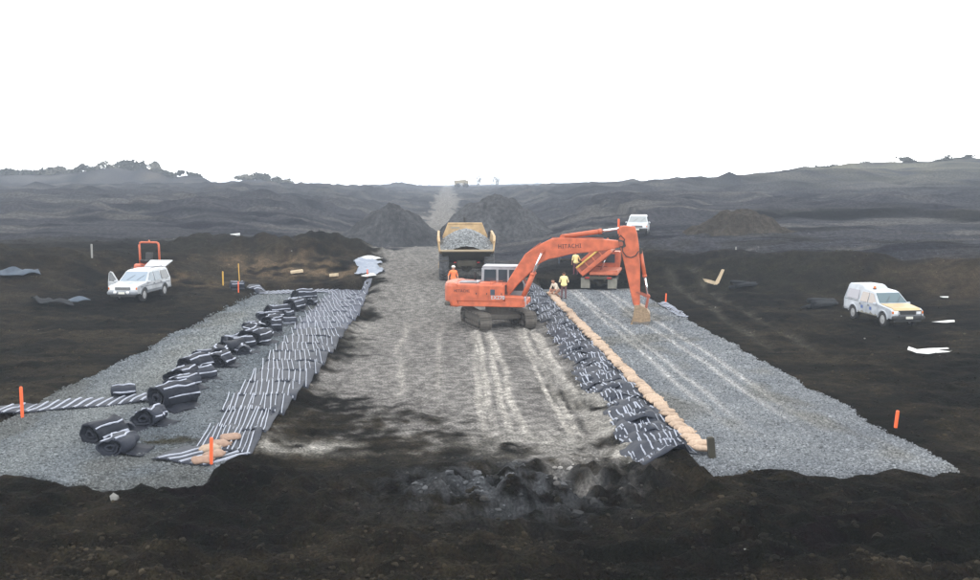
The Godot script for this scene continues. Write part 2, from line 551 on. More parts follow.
		# pale patches
		var pp := bump(x, d, -4.1, 26.6, 1.2, 0.45) + bump(x, d, 4.9, 25.4, 0.45, 1.6) + 0.8 * bump(x, d, 5.0, 31.0, 0.4, 3.0) + 0.6 * bump(x, d, 3.0, 27.0, 1.6, 1.2) + 0.5 * bump(x, d, -4.3, 50.0, 0.5, 5.0)
		pp *= smoothstep(23.6, 25.6, d)
		col = col.lerp(Color(0.78, 0.75, 0.70), clampf(pp * smoothstep(0.2, 0.6, b), 0.0, 1.0))
		var gr := bump(x, d, 1.4, 22.9, 1.7, 1.3) * smoothstep(0.3, 0.7, wob(x, d, 9.0))
		col = col.lerp(Color(0.17, 0.18, 0.20), clampf(gr, 0.0, 1.0))
	# faint wheel tracks on the dark ground at the sides
	if x > 13.5 and x < 24.0 and d > 40.0 and d < 68.0:
		for rx: float in [15.2, 16.9]:
			col = col.lerp(Color(0.19, 0.175, 0.145), 0.75 * exp(-pow((x - rx - 0.8 * sin(d * 0.12)) / 0.3, 2.0)) * b)
	if d > 120.0:
		# pale scrub on the far right hills, sandy faces on the far left ones
		var s := smoothstep(0.3, 0.7, wob(x, d, 0.35)) * smoothstep(220.0, 330.0, d) * smoothstep(40.0, 110.0, x)
		col = col.lerp(Color(0.50, 0.50, 0.36), s * 0.8)
		var s3 := bump(x, d, 92.0, 235.0, 26.0, 40.0) * smoothstep(0.3, 0.6, b)
		col = col.lerp(Color(0.46, 0.44, 0.30), s3 * 0.75)
		var s2 := bump(x, d, -92.0, 295.0, 12.0, 10.0) * smoothstep(0.5, 0.75, b)
		col = col.lerp(Color(0.34, 0.29, 0.22), s2 * 0.6)
	return col

func axis_steps(dense_to: float, step: float, grow: float, end: float, from := 0.0) -> Array:
	var o: Array = []
	var v := from
	var s := step
	while v < end:
		o.append(v)
		v += s
		if v > dense_to:
			s *= grow
	o.append(end)
	return o

func grid_mesh(xs: Array, ds: Array, hf: Callable, cf: Callable) -> ArrayMesh:
	var nx := xs.size()
	var nd := ds.size()
	var v := PackedVector3Array()
	var c := PackedColorArray()
	var nn := PackedVector3Array()
	v.resize(nx * nd); c.resize(nx * nd); nn.resize(nx * nd)
	for j in nd:
		for i in nx:
			v[j * nx + i] = Vector3(xs[i], hf.call(xs[i], ds[j]), -ds[j])
			c[j * nx + i] = cf.call(xs[i], ds[j])
	for j in nd:
		for i in nx:
			var a := v[j * nx + min(i + 1, nx - 1)] - v[j * nx + max(i - 1, 0)]
			var b := v[min(j + 1, nd - 1) * nx + i] - v[max(j - 1, 0) * nx + i]
			nn[j * nx + i] = a.cross(b).normalized()
	var ix := PackedInt32Array()
	ix.resize((nx - 1) * (nd - 1) * 6)
	var k := 0
	for j in nd - 1:
		for i in nx - 1:
			var p := j * nx + i
			ix[k] = p; ix[k + 1] = p + nx; ix[k + 2] = p + 1
			ix[k + 3] = p + 1; ix[k + 4] = p + nx; ix[k + 5] = p + nx + 1
			k += 6
	var arr := []
	arr.resize(Mesh.ARRAY_MAX)
	arr[Mesh.ARRAY_VERTEX] = v
	arr[Mesh.ARRAY_NORMAL] = nn
	arr[Mesh.ARRAY_COLOR] = c
	arr[Mesh.ARRAY_INDEX] = ix
	var m := ArrayMesh.new()
	m.add_surface_from_arrays(Mesh.PRIMITIVE_TRIANGLES, arr)
	return m

func structure(n: String, mesh: Mesh, m: Material, label: String, category: String) -> MeshInstance3D:
	var o := MeshInstance3D.new()
	o.mesh = mesh
	o.material_override = m
	o.name = numbered(n)
	add_child(o, true)
	tag(o, label, category)
	o.set_meta("kind", "structure")
	return o

func pad_height(x: float, d: float) -> float:
	var m := pad_mask(x, d)
	var y := lerpf(-0.5, 0.0, smoothstep(-0.45, 0.25, m))
	y += nf.get_noise_2d(x, d) * 0.035 + nz.get_noise_2d(x * 2.0, d * 0.3) * 0.03
	if x > 0.0:
		for rx: float in [8.4, 8.9, 10.4, 11.0]:
			y -= 0.03 * exp(-pow((x - rx - nz.get_noise_2d(rx * 9.0, d * 0.5) * 0.3) / 0.16, 2.0))
	return y

func pad_color(x: float, d: float) -> Color:
	var b := wob(x, d, 3.0)
	var lo := Color(0.080, 0.093, 0.108) if x < 0.0 else Color(0.122, 0.133, 0.150)
	var hi := Color(0.138, 0.153, 0.168) if x < 0.0 else Color(0.198, 0.210, 0.224)
	var c := lo.lerp(hi, b * 0.7 + 0.3 * wob(x, d, 0.8))
	if x > 0.0:
		var ru := 0.0
		for rx: float in [8.4, 8.9, 10.4, 11.0]:
			ru = max(ru, exp(-pow((x - rx - nz.get_noise_2d(rx * 9.0, d * 0.5) * 0.3) / 0.14, 2.0)))
		c = c.lerp(Color(0.40, 0.395, 0.39), ru * 0.6 * smoothstep(25.0, 34.0, d))
		c = c.lerp(Color(0.13, 0.125, 0.11), 0.55 * smoothstep(0.62, 0.85, wob(x + 40.0, d * 0.6, 1.6)))
	else:
		c = c.lerp(Color(0.08, 0.078, 0.068), 0.5 * smoothstep(0.6, 0.85, wob(x + 40.0, d * 0.6, 1.6)))
		var dirt := bump(x, d, -8.0, 26.6, 0.8, 0.35) * smoothstep(0.2, 0.6, wob(x, d, 8.0))
		c = c.lerp(Color(0.03, 0.028, 0.02), clampf(dirt * 1.3, 0.0, 1.0))
		c = c.lerp(Color(0.22, 0.23, 0.225), 0.6 * bump(x, d, -11.2, 42.0, 0.9, 14.0))
	return c

func stone_mesh(sd: int, squash: float) -> ArrayMesh:
	var r := RandomNumberGenerator.new()
	r.seed = sd
	var st := stg()
	var base: Array[Vector3] = [Vector3.UP, Vector3.DOWN]
	for k in 5:
		base.append(Vector3(cos(TAU * k / 5.0), 0.35, sin(TAU * k / 5.0)))
	for k in 5:
		base.append(Vector3(cos(TAU * (k + 0.5) / 5.0), -0.35, sin(TAU * (k + 0.5) / 5.0)))
	var p: Array[Vector3] = []
	for v in base:
		p.append(Vector3(v.x, v.y * squash, v.z) * r.randf_range(0.38, 0.6))
	for k in 5:
		var k2 := (k + 1) % 5
		for t in [[0, 2 + k, 2 + k2], [1, 7 + k, 7 + k2], [2 + k, 2 + k2, 7 + k], [7 + k, 7 + k2, 2 + k2]]:
			tri(st, p[t[0]], p[t[1]], p[t[2]], p[t[0]] + p[t[1]] + p[t[2]])
	st.generate_normals()
	return st.commit()

func scatter(n: String, label: String, category: String, xf: Array, cols: Array, mesh: Mesh, m: Material) -> void:
	var mm := MultiMesh.new()
	mm.transform_format = MultiMesh.TRANSFORM_3D
	mm.use_colors = true
	mm.mesh = mesh
	mm.instance_count = xf.size()
	for i in xf.size():
		mm.set_instance_transform(i, xf[i])
		mm.set_instance_color(i, cols[i])
	var o := MultiMeshInstance3D.new()
	o.multimesh = mm
	o.material_override = m
	o.name = numbered(n)
	add_child(o, true)
	tag(o, label, category)
	o.set_meta("kind", "stuff")

func rand_basis(s: float) -> Basis:
	return Basis(Vector3(rng.randf_range(-1, 1), rng.randf_range(-1, 1), rng.randf_range(-1, 1)).normalized(), rng.randf() * TAU).scaled(Vector3(s * rng.randf_range(0.8, 1.3), s * rng.randf_range(0.6, 1.0), s))

func gy(x: float, d: float) -> float:
	var y := h(x, d)
	if absf(x) > 5.0 and absf(x) < 15.0 and d > 20.0 and d < 68.0:
		y = max(y, pad_height(x, d))
	return y

func build_ground() -> void:
	var px := axis_steps(99.0, 0.09, 1.0, 5.2)
	px.pop_back()
	px.append_array(axis_steps(17.0, 0.17, 1.06, 1300.0, 5.2))
	var xs: Array = []
	for i in range(px.size() - 1, 0, -1):
		xs.append(-px[i])
	xs.append_array(px)
	var ds: Array = []
	var back := axis_steps(1.0, 0.6, 1.25, 95.0)
	for i in range(back.size() - 1, 0, -1):
		ds.append(15.0 - back[i])
	ds.append_array(axis_steps(70.0, 0.18, 1.03, 1900.0, 15.0))
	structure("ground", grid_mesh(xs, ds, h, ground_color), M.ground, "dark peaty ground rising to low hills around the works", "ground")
	for s: float in [-1.0, 1.0]:
		var pxs := axis_steps(99.0, 0.13, 1.0, 15.0, 5.2)
		if s < 0.0:
			pxs.reverse()
			for i in pxs.size():
				pxs[i] = -pxs[i]
		var pds := axis_steps(99.0, 0.16, 1.0, 67.0, 21.5)
		structure("gravel_pad", grid_mesh(pxs, pds, pad_height, pad_color), M.pad, "long bed of bluish grey gravel %s" % ("left of the channel, with black rolls on it" if s < 0.0 else "right of the channel, beside the sandbags"), "gravel bed")
	# loose stones on the beds
	for s: float in [-1.0, 1.0]:
		for k in 2:
			var xf: Array = []
			var cols: Array = []
			for i in 26000:
				var u := rng.randf()
				var d := 22.3 + 43.0 * u * sqrt(u)
				var x := s * rng.randf_range(5.6, 13.9)
				var pm := pad_mask(x, d)
				if pm < 0.06:
					continue
				var sz := rng.randf_range(0.026, 0.068) * (1.0 + 0.6 * smoothstep(28.0, 50.0, d))
				if rng.randf() < 0.03:
					sz *= 1.6
				xf.append(Transform3D(rand_basis(sz), Vector3(x, (gy(x, d) if pm < 0.2 else pad_height(x, d)) + sz * 0.1, -d)))
				var pc := pad_color(x, d) * rng.randf_range(0.45, 1.5)
				pc.a = 1.0
				cols.append(pc)
			scatter("gravel", "loose grey gravel stones over the %s bed" % ("left" if s < 0.0 else "right"), "gravel", xf, cols, stone_mesh(31 + k, 0.8), M.stone)
	# clods and stones in the soil
	for k in 3:
		var xf: Array = []
		var cols: Array = []
		for i in 10000:
			var u := rng.randf()
			var d := 16.0 + 70.0 * u * u
			var x := rng.randf_range(-1.0, 1.0) * (9.0 + d * 0.62)
			if absf(x) > 5.4 and absf(x) < 14.2 and d > 22.0 and d < 67.0 and pad_mask(x, d) > -0.3:
				continue
			var clump := nz.get_noise_2d(x * 4.0, d * 4.0)
			if clump < -0.05 and rng.randf() < 0.7:
				continue
			var sz := 0.03 + 0.11 * pow(rng.randf(), 3.0)
			if bump(x, d, 2.0, 23.0, 2.3, 1.2) > 0.4 or (d < 24.0 and rng.randf() < 0.04):
				sz *= 1.8
			if absf(x) < 4.6 and d > 26.0:
				sz *= 0.6
			xf.append(Transform3D(rand_basis(sz), Vector3(x, h(x, d) + sz * 0.12, -d)))
			var c := ground_color(x, d) * rng.randf_range(0.45, 1.15) * (0.8 if absf(x) > 5.0 or d < 26.0 else 0.5)
			if rng.randf() < 0.006:
				c = Color(0.16, 0.16, 0.155)
			c.a = 1.0
			cols.append(c)
		scatter("soil_clods", "loose clods and stones scattered in the dark soil", "soil", xf, cols, stone_mesh(51 + k, 0.9), M.stone)

func heap(n: String, label: String, cx: float, d: float, r: float, ht: float, rz: float, col: Color, sd: int) -> void:
	var xs: Array = []
	var ds: Array = []
	for i in 71:
		xs.append(cx + r * 1.25 * (i / 35.0 - 1.0))
		ds.append(d + rz * 1.25 * (i / 35.0 - 1.0))
	var hf := func(x: float, dd: float) -> float:
		var e := sqrt(pow((x - cx) / r, 2.0) + pow((dd - d) / rz, 2.0)) + nz.get_noise_2d(x * 1.3 + sd, dd * 1.3) * 0.20
		var t: float = clampf(1.0 - e, 0.0, 1.0)
		var y := ht * sin(minf(t * 1.25, 1.0) * PI * 0.5) * (0.55 + 0.45 * t)
		return h(x, dd) - 0.12 + y + (nf.get_noise_2d(x, dd) * 0.30 + nm.get_noise_2d(x, dd) * 0.06) * smoothstep(0.0, 0.3, t)
	var cf := func(x: float, dd: float) -> Color:
		var cc := col.lerp(col * 1.7, wob(x + sd, dd, 3.0))
		cc.a = 1.0
		return cc
	var o := MeshInstance3D.new()
	o.mesh = grid_mesh(xs, ds, hf, cf)
	o.material_override = M.ground
	o.name = numbered(n)
	add_child(o, true)
	tag(o, label, "spoil heap")

# ---------------------------------------------------------------- people: smooth-min capsules meshed as surface nets
# cap: [a, b, ra, rb, colour]
func field_mesh(st: SurfaceTool, caps: Array, cell: float, k: float, grow := 0.0) -> void:
	var lo := Vector3.ONE * 1e9
	var hi := -lo
	for c in caps:
		var r: float = max(c[2], c[3]) + grow + cell * 2.0
		for q in 2:
			lo = lo.min(c[q] - Vector3.ONE * r)
			hi = hi.max(c[q] + Vector3.ONE * r)
	var n := Vector3i(((hi - lo) / cell).ceil()) + Vector3i.ONE
	var f := PackedFloat32Array()
	f.resize(n.x * n.y * n.z)
	f.fill(1.0)
	for c in caps:
		var a: Vector3 = c[0]
		var ab: Vector3 = c[1] - a
		var l2: float = max(ab.length_squared(), 1e-9)
		var r: float = max(c[2], c[3]) + grow + k + cell * 1.5
		var p0 := Vector3i(((a.min(c[1]) - Vector3.ONE * r - lo) / cell).floor()).max(Vector3i.ZERO)
		var p1 := Vector3i(((a.max(c[1]) + Vector3.ONE * r - lo) / cell).ceil()).min(n - Vector3i.ONE)
		for z in range(p0.z, p1.z + 1):
			for y in range(p0.y, p1.y + 1):
				for x in range(p0.x, p1.x + 1):
					var p := lo + Vector3(x, y, z) * cell
					var t := clampf((p - a).dot(ab) / l2, 0.0, 1.0)
					var dd: float = (p - a - ab * t).length() - lerpf(c[2], c[3], t) - grow
					var id := (z * n.y + y) * n.x + x
					var o := f[id]
					var hh := clampf(0.5 + 0.5 * (o - dd) / k, 0.0, 1.0)
					f[id] = lerpf(o, dd, hh) - k * hh * (1.0 - hh)
	var vert := {}
	var pos: Array[Vector3] = []
	var col: Array[Color] = []
	var sx := 1
	var sy := n.x
	var sz := n.x * n.y
	for z in n.z - 1:
		for y in n.y - 1:
			for x in n.x - 1:
				var id := z * sz + y * sy + x
				var m := 0
				var cs := [f[id], f[id + sx], f[id + sy], f[id + sx + sy], f[id + sz], f[id + sx + sz], f[id + sy + sz], f[id + sx + sy + sz]]
				for q in 8:
					if cs[q] < 0.0:
						m |= 1 << q
				if m == 0 or m == 255:
					continue
				var s := Vector3.ZERO
				var cnt := 0
				for e in [[0, 1], [2, 3], [4, 5], [6, 7], [0, 2], [1, 3], [4, 6], [5, 7], [0, 4], [1, 5], [2, 6], [3, 7]]:
					var fa: float = cs[e[0]]
					var fb: float = cs[e[1]]
					if (fa < 0.0) != (fb < 0.0):
						var t := fa / (fa - fb)
						var va := Vector3(e[0] & 1, (e[0] >> 1) & 1, e[0] >> 2)
						var vb := Vector3(e[1] & 1, (e[1] >> 1) & 1, e[1] >> 2)
						s += va.lerp(vb, t)
						cnt += 1
				var p := lo + (Vector3(x, y, z) + s / cnt) * cell
				var best := 1e9
				var bc := Color.WHITE
				for c in caps:
					var ab: Vector3 = c[1] - c[0]
					var t := clampf((p - c[0]).dot(ab) / max(ab.length_squared(), 1e-9), 0.0, 1.0)
					var dd: float = (p - c[0] - ab * t).length() - lerpf(c[2], c[3], t)
					if dd < best:
						best = dd
						bc = c[4]
				vert[id] = pos.size()
				pos.append(p)
				col.append(bc)
	for id: int in vert:
		for ax in 3:
			var step: int = [sx, sy, sz][ax]
			var u: int = [sy, sz, sx][ax]
			var w: int = [sz, sx, sy][ax]
			if id + step >= f.size() or not (vert.has(id - u) and vert.has(id - w) and vert.has(id - u - w)):
				continue
			var f0 := f[id]
			var f1 := f[id + step]
			if (f0 < 0.0) == (f1 < 0.0):
				continue
			var nn := Vector3.ZERO
			nn[ax] = 1.0 if f0 < 0.0 else -1.0
			var q: Array[int] = [vert[id], vert[id - u], vert[id - u - w], vert[id - w]]
			for tt in [[0, 1, 2], [0, 2, 3]]:
				var a := pos[q[tt[0]]]
				var b := pos[q[tt[1]]]
				var c := pos[q[tt[2]]]
				var o := [0, 1, 2]
				if (b - a).cross(c - a).dot(nn) > 0.0:
					o = [0, 2, 1]
				for i: int in o:
					st.set_color(col[q[tt[i]]])
					st.add_vertex(pos[q[tt[i]]])

func person(label: String, pos: Vector3, yaw: float, pose: Dictionary, cloth: Dictionary, group := "") -> Node3D:
	var o := thing("person", label, "person", pos, yaw, group)
	var skin := Color(0.42, 0.22, 0.15)
	var P := pose
	var hip: Vector3 = P.hip
	var chest: Vector3 = P.chest
	var head: Vector3 = P.head
	var up := (chest - hip).normalized()
	var caps: Array = []
	var side := Vector3.RIGHT
	caps.append([hip - side * 0.08, hip + side * 0.08, 0.115, 0.115, cloth.legs])
	var torso: Array = []
	torso.append([hip + up * 0.06, chest, 0.125, 0.15, cloth.top])
	torso.append([chest + up * 0.06 - side * 0.145, chest + up * 0.06 + side * 0.145, 0.078, 0.078, cloth.top])
	caps.append_array(torso)
	caps.append([chest + up * 0.1, head - up * 0.06, 0.055, 0.05, skin])
	for s: float in [-1.0, 1.0]:
		var i := 0 if s < 0.0 else 1
		var kn: Vector3 = P.knee[i]
		var an: Vector3 = P.ankle[i]
		caps.append([hip + side * s * 0.095 - up * 0.03, kn, 0.092, 0.066, cloth.legs])
		caps.append([kn, an, 0.064, 0.048, cloth.legs])
		var toe: Vector3 = an + Vector3(s * 0.02, -0.045, 0.19)
		caps.append([an + Vector3(0, -0.03, -0.04), toe, 0.048, 0.036, cloth.boots])
		var shd := chest + up * 0.06 + side * s * 0.2
		caps.append([shd, P.elbow[i], 0.06, 0.046, cloth.sleeve])
		caps.append([P.elbow[i], P.wrist[i], 0.043, 0.030, cloth.arm])
	var st := stg(true)
	field_mesh(st, caps, 0.024, 0.035)
	# head with face
	var fw: Vector3 = P.get("look", Vector3(0, 0, 1)).normalized()
	var hs := Vector3.UP.cross(fw).normalized()
	var hu := fw.cross(hs)
	var hair := Color(0.05, 0.035, 0.025)
	var hc: Array = [
		[head + hu * 0.03 - fw * 0.015, head + hu * 0.035 + fw * 0.015, 0.09, 0.088, skin],
		[head - hu * 0.05 + fw * 0.03, head - hu * 0.07 + fw * 0.055, 0.06, 0.045, skin],
		[head + hu * 0.05 - fw * 0.035, head + hu * 0.07 - fw * 0.02, 0.088, 0.085, hair],
		[head + fw * 0.10 + hu * 0.015, head + fw * 0.115 - hu * 0.025, 0.010, 0.017, skin],
		[head + fw * 0.088 - hu * 0.062 - hs * 0.02, head + fw * 0.088 - hu * 0.062 + hs * 0.02, 0.009, 0.009, Color(0.3, 0.12, 0.1)],
	]
	for s: float in [-1.0, 1.0]:
		hc.append([head + hs * s * 0.09 + hu * 0.02, head + hs * s * 0.095 - hu * 0.025, 0.016, 0.012, skin])
		hc.append([head + hs * s * 0.034 + fw * 0.088 + hu * 0.02, head + hs * s * 0.036 + fw * 0.089 + hu * 0.02, 0.012, 0.012, Color(0.12, 0.09, 0.08)])
	field_mesh(st, hc, 0.0115, 0.014)
	for i in 2:
		var wr: Vector3 = P.wrist[i]
		var dr: Vector3 = (wr - P.elbow[i]).normalized()
		var cr := dr.cross(Vector3(0, 0, 1) if absf(dr.z) < 0.9 else Vector3.UP).normalized()
		var dn := cr.cross(dr).normalized()
		var hand: Array = [[wr - dr * 0.02, wr + dr * 0.075, 0.026, 0.030, skin], [wr + dr * 0.03 - dn * 0.012, wr + dr * 0.085 + dn * 0.015, 0.024, 0.022, skin]]
		for q in 4:
			var kx: Vector3 = wr + dr * 0.09 + dn * (q - 1.5) * 0.021
			var ln: float = [0.062, 0.074, 0.070, 0.052][q]
			var m1: Vector3 = kx + dr * ln * 0.55 + cr * 0.012
			hand.append([kx, m1, 0.0105, 0.0095, skin])
			hand.append([m1, m1 + dr * ln * 0.35 + cr * 0.03, 0.0095, 0.008, skin])
		var tb: Vector3 = wr + dr * 0.03 - dn * 0.03
		hand.append([tb, tb + dr * 0.035 - dn * 0.025 + cr * 0.01, 0.014, 0.011, skin])
		hand.append([tb + dr * 0.035 - dn * 0.025 + cr * 0.01, tb + dr * 0.068 - dn * 0.03 + cr * 0.025, 0.011, 0.009, skin])
		field_mesh(st, hand, 0.0065, 0.008)
	commit("body", st, M.body, o)
	if cloth.has("vest"):
		var vs := stg(true)
		field_mesh(vs, [torso[0], [chest + up * 0.05 - side * 0.13, chest + up * 0.05 + side * 0.13, 0.082, 0.082, Color.WHITE], [hip + up * 0.02 - side * 0.06, hip + up * 0.02 + side * 0.06, 0.12, 0.12, Color.WHITE]], 0.024, 0.05, 0.022)
		commit("vest", vs, cloth.vest, o)
	if cloth.has("hat"):
		var hp: Vector3 = head + hu * 0.07
		var ht := stg(true)
		tube(ht, [hp, hp + hu * 0.035, hp + hu * 0.07, hp + hu * 0.095, hp + hu * 0.105], [0.115, 0.11, 0.09, 0.05, 0.0], 14)
		tube(ht, [hp - hu * 0.008 + fw * 0.015, hp + hu * 0.006 + fw * 0.015], [0.14, 0.14], 14)
		commit("hard_hat", ht, cloth.hat, o)
	return o

func standing(lean := 0.0, hands := 0) -> Dictionary:
	var P := {"hip": Vector3(0, 0.93, 0), "chest": Vector3(0, 1.33, lean), "head": Vector3(0, 1.61, 0.03 + lean * 1.4),
		"knee": [Vector3(-0.11, 0.50, 0.03), Vector3(0.12, 0.50, 0.05)], "ankle": [Vector3(-0.13, 0.095, -0.02), Vector3(0.14, 0.095, 0.03)],
		"elbow": [Vector3(-0.28, 1.12, 0.0), Vector3(0.28, 1.12, 0.02)], "wrist": [Vector3(-0.26, 0.88, 0.12), Vector3(0.26, 0.88, 0.14)]}
	if hands == 1:
		P.wrist = [Vector3(-0.15, 1.05, 0.24), Vector3(0.12, 1.06, 0.25)]
	if hands == 2:
		P.elbow[0] = Vector3(-0.33, 1.15, 0.02)
		P.wrist[0] = Vector3(-0.40, 0.95, 0.18)
	return P

func build_people() -> void:
	var yv := {"legs": Color(0.13, 0.075, 0.08), "top": Color(0.5, 0.42, 0.25), "sleeve": Color(0.55, 0.47, 0.3), "arm": Color(0.42, 0.22, 0.15), "boots": Color(0.05, 0.035, 0.03), "vest": M.vest_yellow}
	var P := standing(0.03, 1)
	P.look = Vector3(0.1, -0.25, 1.0)
	person("person in pale yellow vest with their back turned, beside far end of sandbags", Vector3(7.42, gy(7.42, 60.1), -60.1), deg_to_rad(172), P, yv)
	var cr := {"hip": Vector3(0, 0.50, -0.18), "chest": Vector3(0, 0.84, 0.06), "head": Vector3(0, 1.08, 0.22), "look": Vector3(0, -0.5, 1.0),
		"knee": [Vector3(-0.16, 0.52, 0.24), Vector3(0.17, 0.34, 0.16)], "ankle": [Vector3(-0.15, 0.095, 0.06), Vector3(0.16, 0.1, -0.2)],
		"elbow": [Vector3(-0.27, 0.60, 0.20), Vector3(0.28, 0.62, 0.22)], "wrist": [Vector3(-0.15, 0.40, 0.38), Vector3(0.14, 0.42, 0.40)]}
	person("person in white top crouching at the end of the sandbag row", Vector3(6.95, gy(6.95, 60.6), -60.6), deg_to_rad(-55), cr, {"legs": Color(0.32, 0.17, 0.12), "top": Color(0.66, 0.58, 0.48), "sleeve": Color(0.66, 0.58, 0.48), "arm": Color(0.42, 0.22, 0.15), "boots": Color(0.05, 0.035, 0.03)})
	person("person in bright yellow vest and maroon trousers, partly behind the excavator boom", Vector3(9.28, gy(9.28, 68.2) , -68.2), deg_to_rad(200), standing(0.05, 2), {"legs": Color(0.16, 0.06, 0.08), "top": Color(0.6, 0.5, 0.2), "sleeve": Color(0.7, 0.6, 0.3), "arm": Color(0.42, 0.22, 0.15), "boots": Color(0.04, 0.03, 0.03), "vest": M.vest_yellow, "hat": M.hat_white})
	person("person in orange vest and white hat standing between excavator and dump truck", Vector3(0.38, gy(0.38, 60.0), -60.0), deg_to_rad(20), standing(0.0, 2), {"legs": Color(0.05, 0.06, 0.09), "top": Color(0.7, 0.2, 0.08), "sleeve": Color(0.7, 0.2, 0.08), "arm": Color(0.5, 0.28, 0.2), "boots": Color(0.04, 0.03, 0.03), "vest": M.vest_orange, "hat": M.hat_white})

# ---------------------------------------------------------------- wheels and road vehicles (local: +z forward, x to the vehicle's left)
func wheel(parent: Node3D, c: Vector3, r: float, w: float, rim_m: Material, n := 22, lugs := false) -> void:
	var st := stg(true)
	var pts: Array = []
	var rad: Array = []
	for q in [[-0.5, 0.62], [-0.5, 0.86], [-0.42, 0.96], [-0.25, 1.0], [0.25, 1.0], [0.42, 0.96], [0.5, 0.86], [0.5, 0.62]]:
		pts.append(c + Vector3(q[0] * w, 0, 0))
		rad.append(q[1] * r)
	# rings along x
	for i in pts.size() - 1:
		for k in n:
			var f := func(j: int, kk: int) -> Vector3:
				var a := TAU * kk / n
				return pts[j] + Vector3(0, cos(a), sin(a)) * rad[j]
			var m: Vector3 = (f.call(i, k) + f.call(i + 1, k)) * 0.5 - c
			if i == 0 or i == pts.size() - 2:
				m = Vector3(-1 if i == 0 else 1, 0, 0)
			quad(st, f.call(i, k), f.call(i, k + 1), f.call(i + 1, k + 1), f.call(i + 1, k), m)
	if lugs:
		for k in 24:
			var a := TAU * k / 24.0
			for s: float in [-1.0, 1.0]:
				var bs := Basis(Vector3.RIGHT, -a + (0.06 * s)) * Basis(Vector3.UP, 0.5 * s)
				box(st, c + Vector3(s * w * 0.24, cos(a + 0.06 * s) * r * 1.0, sin(a + 0.06 * s) * r * 1.0), Vector3(w * 0.5, r * 0.07, r * 0.09), bs)
	var o := commit("wheel", st, M.rubber_dusty if lugs else M.rubber, parent)
	var rs := stg()
	for s: float in [-1.0, 1.0]:
		var x := s * w
		tube(rs, [c + Vector3(x * 0.30, 0, 0), c + Vector3(x * 0.44, 0, 0), c + Vector3(x * 0.47, 0, 0)], [r * 0.63, r * 0.63, r * 0.56], n)
		tube(rs, [c + Vector3(x * 0.47, 0, 0), c + Vector3(x * 0.55, 0, 0)], [r * 0.24, r * 0.18], 10)
		for k in 6:
			var a := TAU * k / 6.0
			cyl(rs, c + Vector3(x * 0.465, cos(a) * r * 0.4, sin(a) * r * 0.4), c + Vector3(x * 0.50, cos(a) * r * 0.4, sin(a) * r * 0.4), r * 0.06, 6)
	commit("rim", rs, rim_m, o)

func arch(z: float, r: float, yb: float, yc: float) -> Array:
	var o: Array = []
	var a0 := PI - asin(clampf((yb - yc) / r, -1.0, 1.0))
	var a1 := asin(clampf((yb - yc) / r, -1.0, 1.0))
	for i in 13:
		var a := lerpf(a0, a1, i / 12.0)
		o.append(z + cos(a) * r)
		o.append(yc + sin(a) * r)
	return o

func side_panel(parent: Node3D, n: String, m: Material, poly: Array, s: float, wf: Callable, off: float, th: float) -> MeshInstance3D:
	var st := stg()
	prism(st, pv(poly), func(p: Vector2, t: float) -> Vector3: return Vector3(s * (wf.call(p.y) + off + t * th), p.y, p.x), [0.0, 1.0], [0.0, 0.004])
	return commit(n, st, m, parent)

